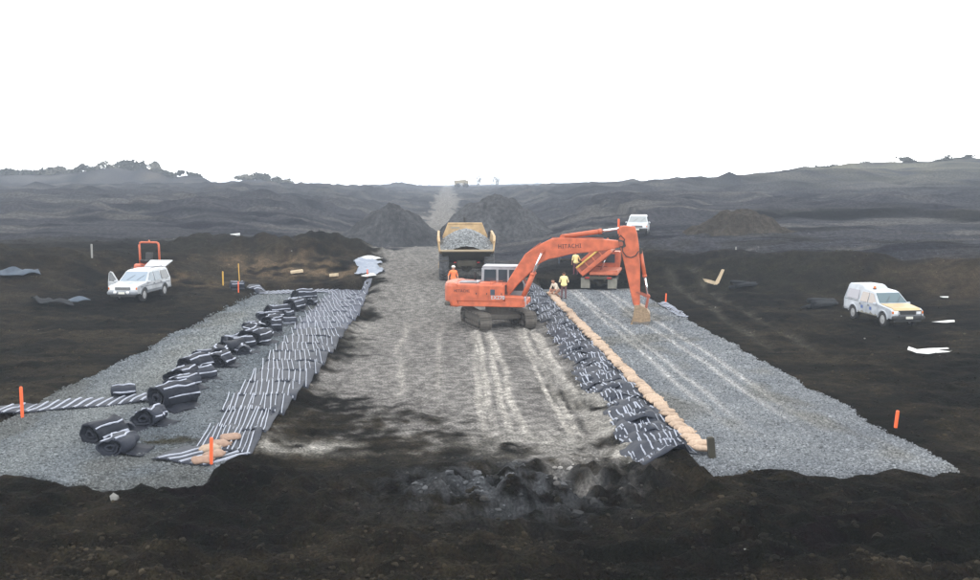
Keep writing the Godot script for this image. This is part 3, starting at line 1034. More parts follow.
# a four-wheel-drive wagon; K holds profile, colours and options
func wagon(o: Node3D, K: Dictionary) -> void:
	var W: float = K.get("w", 1.74) * 0.5
	var belt := 1.04
	var wf := func(y: float) -> float: return W - maxf(y - belt, 0.0) * 0.27 - maxf(0.62 - y, 0.0) * 0.12
	var zr: float = K.zr
	var zf: float = K.zf
	var prof: Array = [K.rear, 0.47]
	prof.append_array(arch(zr, 0.45, 0.47, 0.37))
	prof.append_array(arch(zf, 0.45, 0.47, 0.37))
	prof.append_array(K.top)
	var st := stg()
	prism(st, pv(prof), func(p: Vector2, t: float) -> Vector3: return Vector3(t * wf.call(p.y), p.y, p.x), [-1.0, -0.955, 0.955, 1.0], [0.035, 0.0, 0.0, 0.035])
	commit("body", st, K.paint, o)
	var u := stg()
	box(u, Vector3(0, 0.52, (zr + zf) * 0.5), Vector3(W * 1.5, 0.3, zf - zr + 0.7))
	cyl(u, Vector3(-W * 0.8, 0.37, zr), Vector3(W * 0.8, 0.37, zr), 0.07)
	cyl(u, Vector3(-W * 0.8, 0.37, zf), Vector3(W * 0.8, 0.37, zf), 0.07)
	commit("chassis", u, M.black, o)
	for s: float in [-1.0, 1.0]:
		wheel(o, Vector3(s * (W - 0.11), 0.37, zf), 0.37, 0.25, M.rim)
		wheel(o, Vector3(s * (W - 0.11), 0.37, zr), 0.37, 0.25, M.rim)
		if K.has("cladding"):
			side_panel(o, "lower_cladding", K.cladding, [zr + 0.5, 0.46, zf - 0.5, 0.46, zf - 0.47, 0.62, zr + 0.47, 0.62], s, wf, 0.004, 0.02)
			side_panel(o, "side_stripe", K.cladding, [K.rear + 0.12, 0.83, zf + 0.42, 0.83, zf + 0.42, 0.90, K.rear + 0.12, 0.90], s, wf, 0.004, 0.012)
		for q in K.doors:
			if q.get("skip", 0.0) == s:
				continue
			var dr := side_panel(o, "door", q.get("paint", K.paint), q.poly, s, wf, 0.002, 0.012)
			side_panel(dr, "window", q.get("glass", K.glass), q.win, s, wf, 0.005, 0.018)
			var hs := stg()
			box(hs, Vector3(s * (wf.call(0.93) + 0.03), 0.94, q.handle), Vector3(0.03, 0.035, 0.16), Basis.IDENTITY, 0.008)
			commit("door_handle", hs, M.plastic_dark, dr)
		for q in K.get("windows", []):
			side_panel(o, "side_window", K.get("glass_rear", K.glass), q, s, wf, 0.002, 0.012)
		if K.get("skip_mirror", 0.0) != s:
			var ms := stg()
			box(ms, Vector3(s * (W + 0.10), 1.10, K.mirror), Vector3(0.18, 0.14, 0.08), Basis.IDENTITY, 0.03)
			box(ms, Vector3(s * (W - 0.02), 1.07, K.mirror), Vector3(0.12, 0.04, 0.05))
			commit("mirror", ms, K.get("mirror_paint", K.paint), o)
		# mud thrown up along the sill
		var mud: Array = [zr + 0.5, 0.475, zf - 0.5, 0.475]
		for q in 13:
			mud.append_array([lerpf(zf - 0.5, zr + 0.5, q / 12.0), 0.55 + 0.05 * sin(q * 2.3 + s) + 0.03 * sin(q * 5.1)])
		side_panel(o, "mud_on_sill", M.mudflap, mud, s, wf, 0.016 if not K.has("cladding") else 0.026, 0.004)
		# flared arches
		for zc: float in [zr, zf]:
			var fl := stg()
			var pr: Array = []
			for i in 11:
				var a := lerpf(PI - 0.15, 0.15, i / 10.0)
				pr.append(Vector3(s * (W + 0.005), 0.37 + sin(a) * 0.46, zc + cos(a) * 0.46))
			var rr: Array = []
			rr.resize(pr.size())
			rr.fill(0.035)
			tube(fl, pr, rr, 6)
			commit("wheel_arch", fl, K.get("cladding", K.paint), o)
	# windscreen between the pillars, and the rear glass
	var ws := stg()
	var c0: Vector2 = K.screen[0]
	var c1: Vector2 = K.screen[1]
	var nn := Vector3(0, c0.x - c1.x, c1.y - c0.y)
	var b0: Vector2 = c0.lerp(c1, 0.06)
	var b1: Vector2 = c0.lerp(c1, 0.93)
	slab(ws, [Vector3(-wf.call(b0.y) + 0.07, b0.y, b0.x), Vector3(wf.call(b0.y) - 0.07, b0.y, b0.x), Vector3(wf.call(b1.y) - 0.07, b1.y, b1.x), Vector3(-wf.call(b1.y) + 0.07, b1.y, b1.x)], nn, 0.012)
	commit("windscreen", ws, K.get("screen_glass", M.glass_dark), o)
	var wp := stg()
	for s: float in [-0.35, 0.25]:
		var a: Vector2 = c0.lerp(c1, 0.1)
		var b: Vector2 = c0.lerp(c1, 0.6)
		tube(wp, [Vector3(s, a.y + 0.03, a.x + 0.02), Vector3(s + 0.35, b.y + 0.03, b.x + 0.02)], [0.009, 0.007], 5)
	commit("wiper", wp, M.black, o)
	# front
	var fz: float = K.front
	var gs := stg()
	box(gs, Vector3(0, 0.80, fz + 0.005), Vector3(W * 1.02, 0.17, 0.05), Basis.IDENTITY, 0.012)
	var gr := commit("grille", gs, M.plastic_dark, o)
	var gb := stg()
	for k in 3:
		box(gb, Vector3(0, 0.75 + 0.05 * k, fz + 0.034), Vector3(W * 0.98, 0.014, 0.012))
	commit("grille_bar", gb, K.get("grille_bar", M.rim), gr)
	for s: float in [-1.0, 1.0]:
		var hl := stg()
		box(hl, Vector3(s * W * 0.72, 0.81, fz + 0.0), Vector3(0.30, 0.16, 0.06), Basis.IDENTITY, 0.02)
		commit("headlight", hl, M.lamp_glass, o)
		var ind := stg()
		box(ind, Vector3(s * (W * 0.93), 0.81, fz - 0.03), Vector3(0.1, 0.14, 0.1), Basis.IDENTITY, 0.02)
		commit("indicator", ind, M.amber, o)
		var tl := stg()
		box(tl, Vector3(s * (W - 0.1), 0.86, K.rear - 0.01), Vector3(0.14, 0.3, 0.05), Basis.IDENTITY, 0.015)
		commit("tail_light", tl, mat_once("tail_red", lin(0.3, 0.02, 0.02), 0.2), o)
	var bs := stg()
	box(bs, Vector3(0, 0.56, fz + 0.06), Vector3(W * 2.04, 0.2, 0.2), Basis.IDENTITY, 0.05)
	commit("front_bumper", bs, K.bumper, o)
	var bl := stg()
	box(bl, Vector3(0, 0.40, fz - 0.02), Vector3(W * 1.7, 0.14, 0.12), Basis.IDENTITY, 0.03)
	commit("sump_guard", bl, M.plastic_dark, o)
	var br := stg()
	box(br, Vector3(0, 0.53, K.rear - 0.05), Vector3(W * 2.0, 0.17, 0.16), Basis.IDENTITY, 0.04)
	commit("rear_bumper", br, K.bumper, o)
	for zz: float in [fz + 0.168, K.rear - 0.135]:
		var ps := stg()
		box(ps, Vector3(0, 0.57, zz), Vector3(0.38, 0.125, 0.012))
		commit("number_plate", ps, M.plate, o)

func mat_once(n: String, c: Color, rough: float) -> StandardMaterial3D:
	return M[n] if M.has(n) else mat(n, c, rough, 0.0, 0.0)

func build_cars() -> void:
	# the wagon on the left
	var d := 58.0
	var o := thing("station_wagon", "white and silver four-wheel-drive wagon parked with tailgate raised and driver's door open", "car", Vector3(-18.45, gy(-18.45, d) + 0.0, -d), deg_to_rad(-8))
	var doorF := [0.02, 0.50, 0.96, 0.50, 1.0, 0.62, 1.0, 1.03, 0.02, 1.03]
	var winF := [0.06, 1.07, 0.90, 1.07, 0.32, 1.58, 0.06, 1.61]
	var doorR := [-0.98, 0.72, -0.78, 0.50, -0.02, 0.50, -0.02, 1.03, -0.98, 1.03]
	var winR := [-0.92, 1.07, -0.06, 1.07, -0.06, 1.61, -0.88, 1.61]
	wagon(o, {"w": 1.76, "zr": -1.32, "zf": 1.42, "rear": -2.22, "front": 2.30, "paint": M.white_paint, "cladding": M.silver_clad, "bumper": M.silver_clad, "glass": M.glass_blue, "screen_glass": mat_once("screen_pale", lin(0.20, 0.25, 0.31), 0.08), "glass_rear": M.glass_dark, "mirror": 0.92, "skip_mirror": -1.0,
		"top": [2.26, 0.47, 2.33, 0.64, 2.29, 0.90, 2.12, 0.985, 1.06, 1.10, 0.36, 1.66, 0.12, 1.715, -1.0, 1.75, -1.95, 1.72, -2.10, 1.66, -2.26, 1.06, -2.28, 0.62],
		"screen": [Vector2(1.06, 1.10), Vector2(0.36, 1.66)],
		"doors": [{"poly": doorF, "win": winF, "handle": 0.12, "skip": -1.0}, {"poly": doorR, "win": winR, "handle": -0.82}],
		"windows": [[-2.08, 1.12, -1.06, 1.09, -1.02, 1.60, -1.92, 1.58]]})
	# dark doorway where the door stands open
	var dw := stg()
	var wfd := func(y: float) -> float: return 0.88 - maxf(y - 1.04, 0.0) * 0.27
	prism(dw, pv([0.04, 0.52, 0.94, 0.52, 0.94, 1.06, 0.36, 1.58, 0.04, 1.6]), func(p: Vector2, t: float) -> Vector3: return Vector3(-(wfd.call(p.y) + 0.002 + t * 0.006), p.y, p.x), [0.0, 1.0], [0.0, 0.0])
	commit("door_opening", dw, M.plastic_dark, o)
	var dp := Node3D.new()
	dp.name = "open_door"
	o.add_child(dp, true)
	dp.position = Vector3(-0.88, 0, 1.0)
	dp.rotation.y = deg_to_rad(62)
	dp.set_meta("label", "open driver's door")
	var ds := stg()
	prism(ds, pv([-0.98, 0.50, -0.04, 0.50, 0.0, 0.62, 0.0, 1.05, -0.98, 1.05]), func(p: Vector2, t: float) -> Vector3: return Vector3(t * 0.05, p.y, p.x), [-1.0, -0.6, 0.6, 1.0], [0.02, 0.0, 0.0, 0.02])
	tube(ds, [Vector3(0, 1.04, -0.95), Vector3(0.06, 1.55, -0.95), Vector3(0.07, 1.62, -0.86), Vector3(0.07, 1.6, -0.68), Vector3(0.0, 1.05, -0.03)], [0.035, 0.035, 0.035, 0.035, 0.035], 6)
	commit("door_panel", ds, M.white_paint, dp)
	var dwn := stg()
	slab(dwn, [Vector3(0.0, 1.06, -0.93), Vector3(0.0, 1.06, -0.1), Vector3(0.07, 1.57, -0.66), Vector3(0.07, 1.57, -0.93)], Vector3(1, 0, 0), 0.008)
	commit("window", dwn, M.glass_dark, dp)
	var dm := stg()
	box(dm, Vector3(-0.12, 1.1, -0.1), Vector3(0.2, 0.15, 0.08), Basis.IDENTITY, 0.03)
	commit("mirror", dm, M.white_paint, dp)
	# raised tailgate
	var tg := stg()
	slab(tg, [Vector3(-0.66, 1.72, -2.0), Vector3(0.66, 1.72, -2.0), Vector3(0.72, 2.02, -2.98), Vector3(-0.72, 2.02, -2.98)], Vector3(0, 1, 0.3), 0.06)
	var tgo := commit("tailgate", tg, M.white_paint, o)
	tgo.set_meta("label", "raised tailgate")
	var tw := stg()
	slab(tw, [Vector3(-0.52, 1.76, -2.1), Vector3(0.52, 1.76, -2.1), Vector3(0.55, 1.9, -2.55), Vector3(-0.55, 1.9, -2.55)], Vector3(0, -1, -0.3), 0.01)
	commit("tailgate_window", tw, M.glass_dark, tgo)
	var sts := stg()
	for s: float in [-1.0, 1.0]:
		cyl(sts, Vector3(s * 0.66, 1.35, -2.12), Vector3(s * 0.66, 1.88, -2.55), 0.013, 6)
	commit("gas_strut", sts, M.black, tgo)
	for s: float in [-1.0, 1.0]:
		var fo := stg(true)
		tube(fo, [Vector3(s * 0.38, 0.60, 2.42), Vector3(s * 0.38, 0.60, 2.50), Vector3(s * 0.38, 0.60, 2.515)], [0.07, 0.095, 0.0], 14)
		commit("fog_light", fo, M.lamp_glass, o)
		var rr := stg()
		tube(rr, [Vector3(s * 0.6, 1.76, 0.0), Vector3(s * 0.6, 1.82, -0.15), Vector3(s * 0.6, 1.83, -1.6), Vector3(s * 0.6, 1.76, -1.8)], [0.018, 0.018, 0.018, 0.018], 6)
		commit("roof_rail", rr, M.plastic_dark, o)

	# the utility on the right
	d = 48.9
	o = thing("utility_vehicle", "white double-cab ute with canopy, roof beacon and yellow bonnet", "ute", Vector3(22.95, gy(22.95, d), -d), deg_to_rad(6))
	wagon(o, {"w": 1.72, "zr": -1.45, "zf": 1.45, "rear": -2.42, "front": 2.28, "paint": M.white_dirty, "bumper": M.plastic_dark, "glass": M.glass_tan, "glass_rear": mat_once("glass_grey", lin(0.22, 0.22, 0.26), 0.12), "screen_glass": mat_once("screen_teal", lin(0.06, 0.10, 0.12), 0.08), "mirror": 0.80, "grille_bar": M.plastic_dark,
		"top": [2.24, 0.47, 2.31, 0.64, 2.26, 0.90, 2.10, 0.99, 0.98, 1.12, 0.34, 1.64, 0.10, 1.70, -0.62, 1.73, -0.86, 1.88, -1.1, 1.93, -2.2, 1.90, -2.32, 1.80, -2.46, 1.06, -2.46, 0.62],
		"screen": [Vector2(0.98, 1.12), Vector2(0.34, 1.64)],
		"doors": [{"poly": [0.0, 0.50, 0.92, 0.50, 0.96, 0.62, 0.96, 1.04, 0.0, 1.04], "win": [0.04, 1.08, 0.84, 1.08, 0.30, 1.56, 0.04, 1.58], "handle": 0.10}, {"poly": [-0.86, 0.50, -0.04, 0.50, -0.04, 1.04, -0.86, 1.04], "win": [-0.78, 1.08, -0.06, 1.08, -0.06, 1.58, -0.72, 1.58], "handle": -0.72}],
		"windows": [[-2.22, 1.14, -1.0, 1.14, -1.06, 1.62, -2.14, 1.62]]})
	var bo := stg()
	slab(bo, [Vector3(-0.76, 1.115, 1.06), Vector3(0.76, 1.115, 1.06), Vector3(0.74, 1.0, 2.07), Vector3(-0.74, 1.0, 2.07)], Vector3(0, 1, 0.11), 0.022)
	slab(bo, [Vector3(-0.74, 1.0, 2.07), Vector3(0.74, 1.0, 2.07), Vector3(0.72, 0.905, 2.265), Vector3(-0.72, 0.905, 2.265)], Vector3(0, 1, 0.6), 0.022)
	var bon := commit("bonnet", bo, M.bonnet_yellow, o)
	bon.set_meta("label", "faded yellow bonnet")
	var bc := stg(true)
	tube(bc, [Vector3(-0.25, 1.72, -0.42), Vector3(-0.25, 1.76, -0.42)], [0.09, 0.09], 12)
	var bea := commit("roof_beacon", bc, M.black, o)
	var bd := stg(true)
	tube(bd, [Vector3(-0.25, 1.76, -0.42), Vector3(-0.25, 1.86, -0.42), Vector3(-0.25, 1.90, -0.42)], [0.075, 0.07, 0.0], 12)
	commit("beacon_lens", bd, M.amber, bea)
	for s: float in [-1.0, 1.0]:
		for q in [[0.28, 0.80], [-0.55, 0.80]]:
			var em := stg()
			box(em, Vector3(s * (0.86 + 0.018), q[1], q[0]), Vector3(0.006, 0.16, 0.2))
			commit("door_emblem", em, M.door_blue, o)
		var cs := stg()
		box(cs, Vector3(s * 0.862, 1.06, -1.68), Vector3(0.012, 0.02, 1.45))
		commit("canopy_seam", cs, M.plastic_dark, o)
	var bb := stg()
	tube(bb, [Vector3(-0.62, 0.5, 2.5), Vector3(-0.62, 0.92, 2.47), Vector3(0.62, 0.92, 2.47), Vector3(0.62, 0.5, 2.5)], [0.03, 0.03, 0.03, 0.03], 8)
	tube(bb, [Vector3(-0.62, 0.72, 2.49), Vector3(0.62, 0.72, 2.49)], [0.02, 0.02], 8)
	commit("bull_bar", bb, M.plastic_dark, o)

	# the white car far behind the excavator
	d = 83.0
	o = thing("white_car", "white car facing us on the dark slope above the excavator arm", "car", Vector3(16.75, gy(16.75, d), -d), deg_to_rad(-14))
	wagon(o, {"w": 1.76, "zr": -1.4, "zf": 1.42, "rear": -2.25, "front": 2.28, "paint": M.white_paint, "bumper": M.plastic_dark, "glass": M.glass_dark, "screen_glass": mat_once("screen_grey", lin(0.22, 0.24, 0.25), 0.1), "mirror": 0.86,
		"top": [2.24, 0.47, 2.31, 0.64, 2.26, 0.90, 2.10, 0.99, 1.02, 1.12, 0.36, 1.64, 0.10, 1.70, -1.3, 1.72, -1.9, 1.66, -2.26, 1.06, -2.28, 0.62],
		"screen": [Vector2(1.02, 1.12), Vector2(0.36, 1.64)],
		"doors": [{"poly": [0.0, 0.50, 0.92, 0.50, 0.96, 0.62, 0.96, 1.04, 0.0, 1.04], "win": [0.04, 1.08, 0.86, 1.08, 0.32, 1.56, 0.04, 1.58], "handle": 0.10}, {"poly": [-0.9, 0.60, -0.8, 0.5, -0.04, 0.50, -0.04, 1.04, -0.9, 1.04], "win": [-0.84, 1.08, -0.06, 1.08, -0.06, 1.58, -0.8, 1.58], "handle": -0.76}],
		"windows": [[-2.05, 1.12, -1.0, 1.10, -0.96, 1.57, -1.8, 1.55]]})

	# the compact roller behind the wagon
	d = 62.3
	o = thing("compact_roller", "orange compact roller with hoop roll bar, mostly behind the white wagon", "roller", Vector3(-19.45, gy(-19.45, d), -d), deg_to_rad(-15))
	var cb := stg()
	prism(cb, pv([-1.25, 0.75, -0.2, 0.75, -0.1, 1.0, 0.2, 1.05, 1.0, 1.05, 1.05, 1.25, -0.25, 1.3, -0.35, 1.62, -1.25, 1.55]), func(p: Vector2, t: float) -> Vector3: return Vector3(t * 0.55, p.y, p.x), [-1.0, -0.9, 0.9, 1.0], [0.05, 0.0, 0.0, 0.05])
	commit("body", cb, M.orange, o)
	for z: float in [0.75, -0.85]:
		var dr := stg(true)
		cyl(dr, Vector3(-0.6, 0.5, z), Vector3(0.6, 0.5, z), 0.5, 28)
		commit("drum", dr, M.track_steel, o)
	var rb := stg(true)
	tube(rb, [Vector3(-0.70, 1.2, -0.5), Vector3(-0.70, 2.75, -0.45), Vector3(-0.66, 2.86, -0.45), Vector3(-0.56, 2.91, -0.45), Vector3(0.56, 2.91, -0.45), Vector3(0.66, 2.86, -0.45), Vector3(0.70, 2.75, -0.45), Vector3(0.70, 1.2, -0.5)], [0.065, 0.065, 0.065, 0.065, 0.065, 0.065, 0.065, 0.065], 10)
	commit("roll_bar", rb, M.orange, o)
	var rl := stg()
	tube(rl, [Vector3(0.02, 2.97, -0.45), Vector3(0.02, 3.06, -0.45)], [0.06, 0.05], 8)
	commit("beacon", rl, M.amber, o)
	var rsx := stg()
	box(rsx, Vector3(-0.1, 1.7, -0.35), Vector3(0.5, 0.14, 0.5), Basis.IDENTITY, 0.04)
	box(rsx, Vector3(-0.1, 2.0, -0.62), Vector3(0.5, 0.5, 0.14), Basis(Vector3.RIGHT, -0.15), 0.04)
	commit("seat", rsx, M.black, o)
	var rc := stg()
	prism(rc, pv([0.0, 1.25, 0.3, 1.25, 0.22, 1.50, 0.02, 1.56]), func(p: Vector2, t: float) -> Vector3: return Vector3(-0.45 + t * 0.25, p.y, p.x), [-1.0, 1.0], [0.0, 0.0])
	commit("console", rc, M.orange, o)
	var wl := stg(true)
	tube(wl, [Vector3(-0.2, 1.66, 0.0), Vector3(-0.2, 1.72, -0.05)], [0.2, 0.2], 16)
	commit("steering_wheel", wl, M.black, o)

# ---------------------------------------------------------------- machines
func text_mesh(parent: Node3D, n: String, s: String, ht: float, m: Material, xf: Transform3D) -> void:
	var f := SystemFont.new()
	f.font_names = PackedStringArray(["Droid Sans"])
	f.font_weight = 700
	var t := TextMesh.new()
	t.text = s
	t.font = f
	t.font_size = 64
	t.pixel_size = ht / 46.0
	t.depth = 0.006
	use_mesh(n, t, m, parent, xf)

func ram(parent: Node3D, a: Vector3, b: Vector3, r: float, split: float, n: String, m: Material) -> void:
	var st := stg(true)
	var mid := a.lerp(b, split)
	cyl(st, a, mid, r, 14)
	cyl(st, mid.lerp(a, 0.06), mid + (b - a).normalized() * 0.03, r * 1.16, 14)
	var o := commit(n, st, m, parent)
	var s2 := stg(true)
	cyl(s2, mid, b, r * 0.55, 12)
	commit("piston_rod", s2, M.chrome, o)
	var s3 := stg()
	var ax := Vector3(0, 0, 1)
	for p: Vector3 in [a, b]:
		cyl(s3, p - ax * r * 1.3, p + ax * r * 1.3, r * 1.05, 12)
	commit("pivot_eye", s3, m, o)

func build_excavator() -> void:
	var o := thing("excavator", "orange tracked excavator reaching right over the gravel with its bucket down", "excavator", Vector3(2.7, -0.30, -50.7), deg_to_rad(-12))
	var XY := func(p: Vector2, t: float) -> Vector3: return Vector3(p.x, p.y, t)
	# tracks, turned against the upper works
	var fb := Basis(Vector3.UP, deg_to_rad(27))
	var shoe := stg()
	box(shoe, Vector3(0, 0, 0), Vector3(0.62, 0.03, 0.172), Basis.IDENTITY, 0.006)
	box(shoe, Vector3(0, 0.035, -0.055), Vector3(0.62, 0.045, 0.018))
	box(shoe, Vector3(0, 0.028, 0.04), Vector3(0.62, 0.03, 0.016))
	shoe.generate_normals()
	var shoe_mesh := shoe.commit()
	var R := 0.40
	var half := 1.48
	for s: float in [-1.0, 1.0]:
		var cx := s * 1.24
		var fr := stg()
		box(fr, fb * Vector3(cx, 0.50, 0), Vector3(0.40, 0.34, 2.7), fb, 0.05)
		box(fr, fb * Vector3(cx - s * 0.02, 0.70, 0), Vector3(0.44, 0.06, 2.3), fb, 0.02)
		var tk := commit("track", fr, M.track_dirt, o)
		var per := 4.0 * half + TAU * R
		var n := 45
		for k in n:
			var q := per * k / n
			var p: Vector3
			var ang: float
			if q < 2.0 * half:
				p = Vector3(cx, 2.0 * R + 0.03, -half + q); ang = 0.0
				p.y -= 0.035 * sin(PI * q / (2.0 * half))
			elif q < 2.0 * half + PI * R:
				ang = (q - 2.0 * half) / R
				p = Vector3(cx, R + 0.03 + R * cos(ang), half + R * sin(ang))
			elif q < 4.0 * half + PI * R:
				p = Vector3(cx, 0.03, half - (q - 2.0 * half - PI * R)); ang = PI
			else:
				ang = PI + (q - 4.0 * half - PI * R) / R
				p = Vector3(cx, R + 0.03 + R * cos(ang), -half + R * sin(ang))
			use_mesh("track_shoe", shoe_mesh, M.track_steel if k % 3 != 0 else M.track_dirt, tk, Transform3D(fb * Basis(Vector3.RIGHT, ang), fb * p))
		for z: float in [-half, half]:
			var w := stg(true)
			cyl(w, fb * Vector3(cx - 0.15, R + 0.03, z), fb * Vector3(cx + 0.15, R + 0.03, z), R - 0.04, 20)
			cyl(w, fb * Vector3(cx - 0.26, R + 0.03, z), fb * Vector3(cx + 0.26, R + 0.03, z), 0.17, 14)
			commit("sprocket" if z < 0.0 else "idler", w, M.steel_dark, tk)
		for k in 7:
			var w := stg(true)
			var z := lerpf(-1.05, 1.05, k / 6.0)
			cyl(w, fb * Vector3(cx - 0.24, 0.2, z), fb * Vector3(cx + 0.24, 0.2, z), 0.145, 14)
			commit("track_roller", w, M.track_dirt, tk)
	var cf := stg()
	box(cf, fb * Vector3(0, 0.62, 0), Vector3(2.1, 0.32, 1.5), fb, 0.08)
	for s: float in [-1.0, 1.0]:
		box(cf, fb * Vector3(0, 0.58, s * 0.85), Vector3(2.0, 0.28, 0.4), fb, 0.06)
	cyl(cf, Vector3(0, 0.75, 0), Vector3(0, 1.2, 0), 0.66, 28)
	commit("undercarriage", cf, M.track_dirt, o)
	# upper works: forward is +x, the near side is +z
	var dk := stg()
	prism(dk, pv([-1.9, -1.33, 1.35, -1.33, 1.62, -1.2, 1.62, 1.2, 1.5, 1.33, -1.9, 1.33]), func(p: Vector2, t: float) -> Vector3: return Vector3(p.x, t, p.y), [1.16, 1.19, 1.42, 1.45], [0.03, 0.0, 0.0, 0.03])
	commit("deck", dk, M.orange, o)
	var hs := stg()
	prism(hs, pv([-2.0, 1.40, 0.52, 1.40, 0.52, 2.24, 0.40, 2.32, -2.0, 2.34]), XY, [-0.35, -0.28, 1.27, 1.34], [0.07, 0.0, 0.0, 0.07])
	prism(hs, pv([-2.0, 1.40, -0.7, 1.40, -0.7, 2.30, -2.0, 2.34]), XY, [-1.34, -1.27, -0.40, -0.34], [0.05, 0.0, 0.0, 0.03])
	var hso := commit("engine_housing", hs, M.orange, o)
	# door leaves on the near side
	for q in [[-1.96, -0.86], [-0.82, -0.30], [-0.26, 0.48]]:
		var dl := stg()
		prism(dl, pv([q[0], 1.46, q[1], 1.46, q[1], 2.22, q[0], 2.22]), XY, [1.335, 1.35, 1.358], [0.0, 0.0, 0.012])
		commit("side_door", dl, M.orange, hso)
		var lt := stg()
		box(lt, Vector3(q[1] - 0.07, 1.85, 1.366), Vector3(0.05, 0.09, 0.02), Basis.IDENTITY, 0.006)
		commit("latch", lt, M.black, hso)
	var cw := stg()
	var arcp: Array = []
	for k in 13:
		var a := lerpf(-1.0, 1.0, k / 12.0)
		arcp.append_array([-2.82 + 0.30 * a * a + 0.25 * pow(absf(a), 7.0), a * 1.34])
	arcp.append_array([-1.96, 1.36, -1.96, -1.36])
	prism(cw, pv(arcp), func(p: Vector2, t: float) -> Vector3: return Vector3(p.x + 0.12 * clampf((1.45 - t) / 0.3, 0.0, 1.0), t, p.y), [1.12, 1.18, 1.45, 2.2, 2.34, 2.40], [0.08, 0.02, 0.0, 0.0, 0.05, 0.16])
	var cwo := commit("counterweight", cw, M.orange, o)
	var du := stg()
	box(du, Vector3(-2.50, 1.28, 0.9), Vector3(0.34, 0.24, 0.70), Basis.IDENTITY, 0.06)
	box(du, Vector3(-2.62, 1.28, 0.0), Vector3(0.26, 0.2, 1.2), Basis.IDENTITY, 0.06)
	commit("scuffed_base", du, M.track_dirt, cwo)
	# pale cover panels on the roof of the housing
	var hp := stg()
	box(hp, Vector3(-1.42, 2.38, 0.40), Vector3(1.02, 0.10, 0.85), Basis.IDENTITY, 0.035)
	commit("hood_panel", hp, M.grey_paint, hso)
	var hp2 := stg()
	box(hp2, Vector3(-0.45, 2.345, 0.55), Vector3(0.72, 0.05, 1.2), Basis.IDENTITY, 0.02)
	commit("hood_panel", hp2, M.orange, hso)
	var ex := stg(true)
	tube(ex, [Vector3(-1.35, 2.3, -0.75), Vector3(-1.35, 2.75, -0.75), Vector3(-1.42, 2.86, -0.75)], [0.07, 0.07, 0.06], 12)
	commit("exhaust_pipe", ex, M.black, hso)
	for q: Array in [[-0.2, 0.45], [-1.95, -0.95]]:
		var hr := stg()
		tube(hr, [Vector3(q[0], 2.32, 1.2), Vector3(q[0], 2.52, 1.2), Vector3(q[1], 2.52, 1.2), Vector3(q[1], 2.32, 1.2)], [0.016, 0.016, 0.016, 0.016], 6)
		commit("handrail", hr, M.orange_dark, hso)
	# toolbox and tank ahead of the housing, on the near side
	var tb := stg()
	prism(tb, pv([0.56, 1.42, 1.56, 1.42, 1.56, 1.62, 1.40, 1.70, 0.56, 1.72]), XY, [0.55, 0.6, 1.26, 1.31], [0.04, 0.0, 0.0, 0.04])
	commit("front_toolbox", tb, M.orange, o)
	var stp := stg()
	box(stp, Vector3(1.60, 1.42, 0.95), Vector3(0.10, 0.55, 0.12), Basis.IDENTITY, 0.03)
	commit("work_lamp", stp, M.white_dirty, o)
	var dp := stg()
	box(dp, Vector3(0.52, 2.0, 0.62), Vector3(0.06, 0.5, 0.5), Basis.IDENTITY, 0.02)
	commit("intake_grille", dp, M.black, hso)
	var bx := stg()
	box(bx, Vector3(-0.06, 1.93, 1.366), Vector3(0.24, 0.30, 0.02), Basis.IDENTITY, 0.01)
	commit("fuel_filler_door", bx, M.sheet_blue, hso)
	text_mesh(hso, "model_number", "EX270", 0.19, M.white_paint, Transform3D(Basis.IDENTITY, Vector3(0.22, 1.66, 1.364)))
	text_mesh(hso, "maker_lettering", "HITACHI", 0.15, M.decal_dark, Transform3D(Basis.IDENTITY, Vector3(-1.70, 1.98, 1.364)))
	# cab on the far side of the boom
	var cb := stg()
	var cabp := pv([-0.98, 1.45, 1.42, 1.45, 1.50, 1.75, 1.42, 2.2, 1.02, 3.06, 0.90, 3.14, -0.80, 3.14, -0.95, 3.04])
	prism(cb, cabp, XY, [-1.36, -1.30, -0.42, -0.36], [0.05, 0.0, 0.0, 0.05])
	var cab := commit("cab", cb, M.grey_paint, o)
	var rf := stg()
	prism(rf, pv([-0.92, 3.10, 1.0, 3.10, 0.92, 3.20, -0.84, 3.20]), XY, [-1.38, -1.3, -0.40, -0.34], [0.05, 0.0, 0.0, 0.05])
	commit("cab_roof", rf, mat_once("cab_roof", lin(0.36, 0.38, 0.41), 0.5), cab)
	for z: float in [-1.372, -0.352]:
		for w: Array in [[-0.82, 2.12, -0.14, 2.12, -0.14, 2.98, -0.78, 2.98], [-0.02, 2.12, 0.46, 2.12, 0.46, 2.98, -0.02, 2.98], [0.56, 1.85, 1.36, 1.85, 1.34, 2.2, 1.0, 2.98, 0.56, 2.98]]:
			var ww := stg()
			prism(ww, pv(w), XY, [z - 0.008, z + 0.008], [0.0, 0.0])
			commit("window", ww, M.glass_dark, cab)
	var fwn := stg()
	slab(fwn, [Vector3(1.425, 2.2, -1.26), Vector3(1.425, 2.2, -0.46), Vector3(1.04, 3.03, -0.46), Vector3(1.04, 3.03, -1.26)], Vector3(1, 0.45, 0), 0.012)
	commit("windscreen", fwn, M.glass_dark, cab)
	var rwn := stg()
	slab(rwn, [Vector3(-0.985, 2.15, -1.26), Vector3(-0.985, 2.15, -0.46), Vector3(-0.955, 2.98, -0.46), Vector3(-0.955, 2.98, -1.26)], Vector3(-1, 0, 0), 0.012)
	commit("rear_window", rwn, M.glass_dark, cab)
	# boom
	var bm := stg()
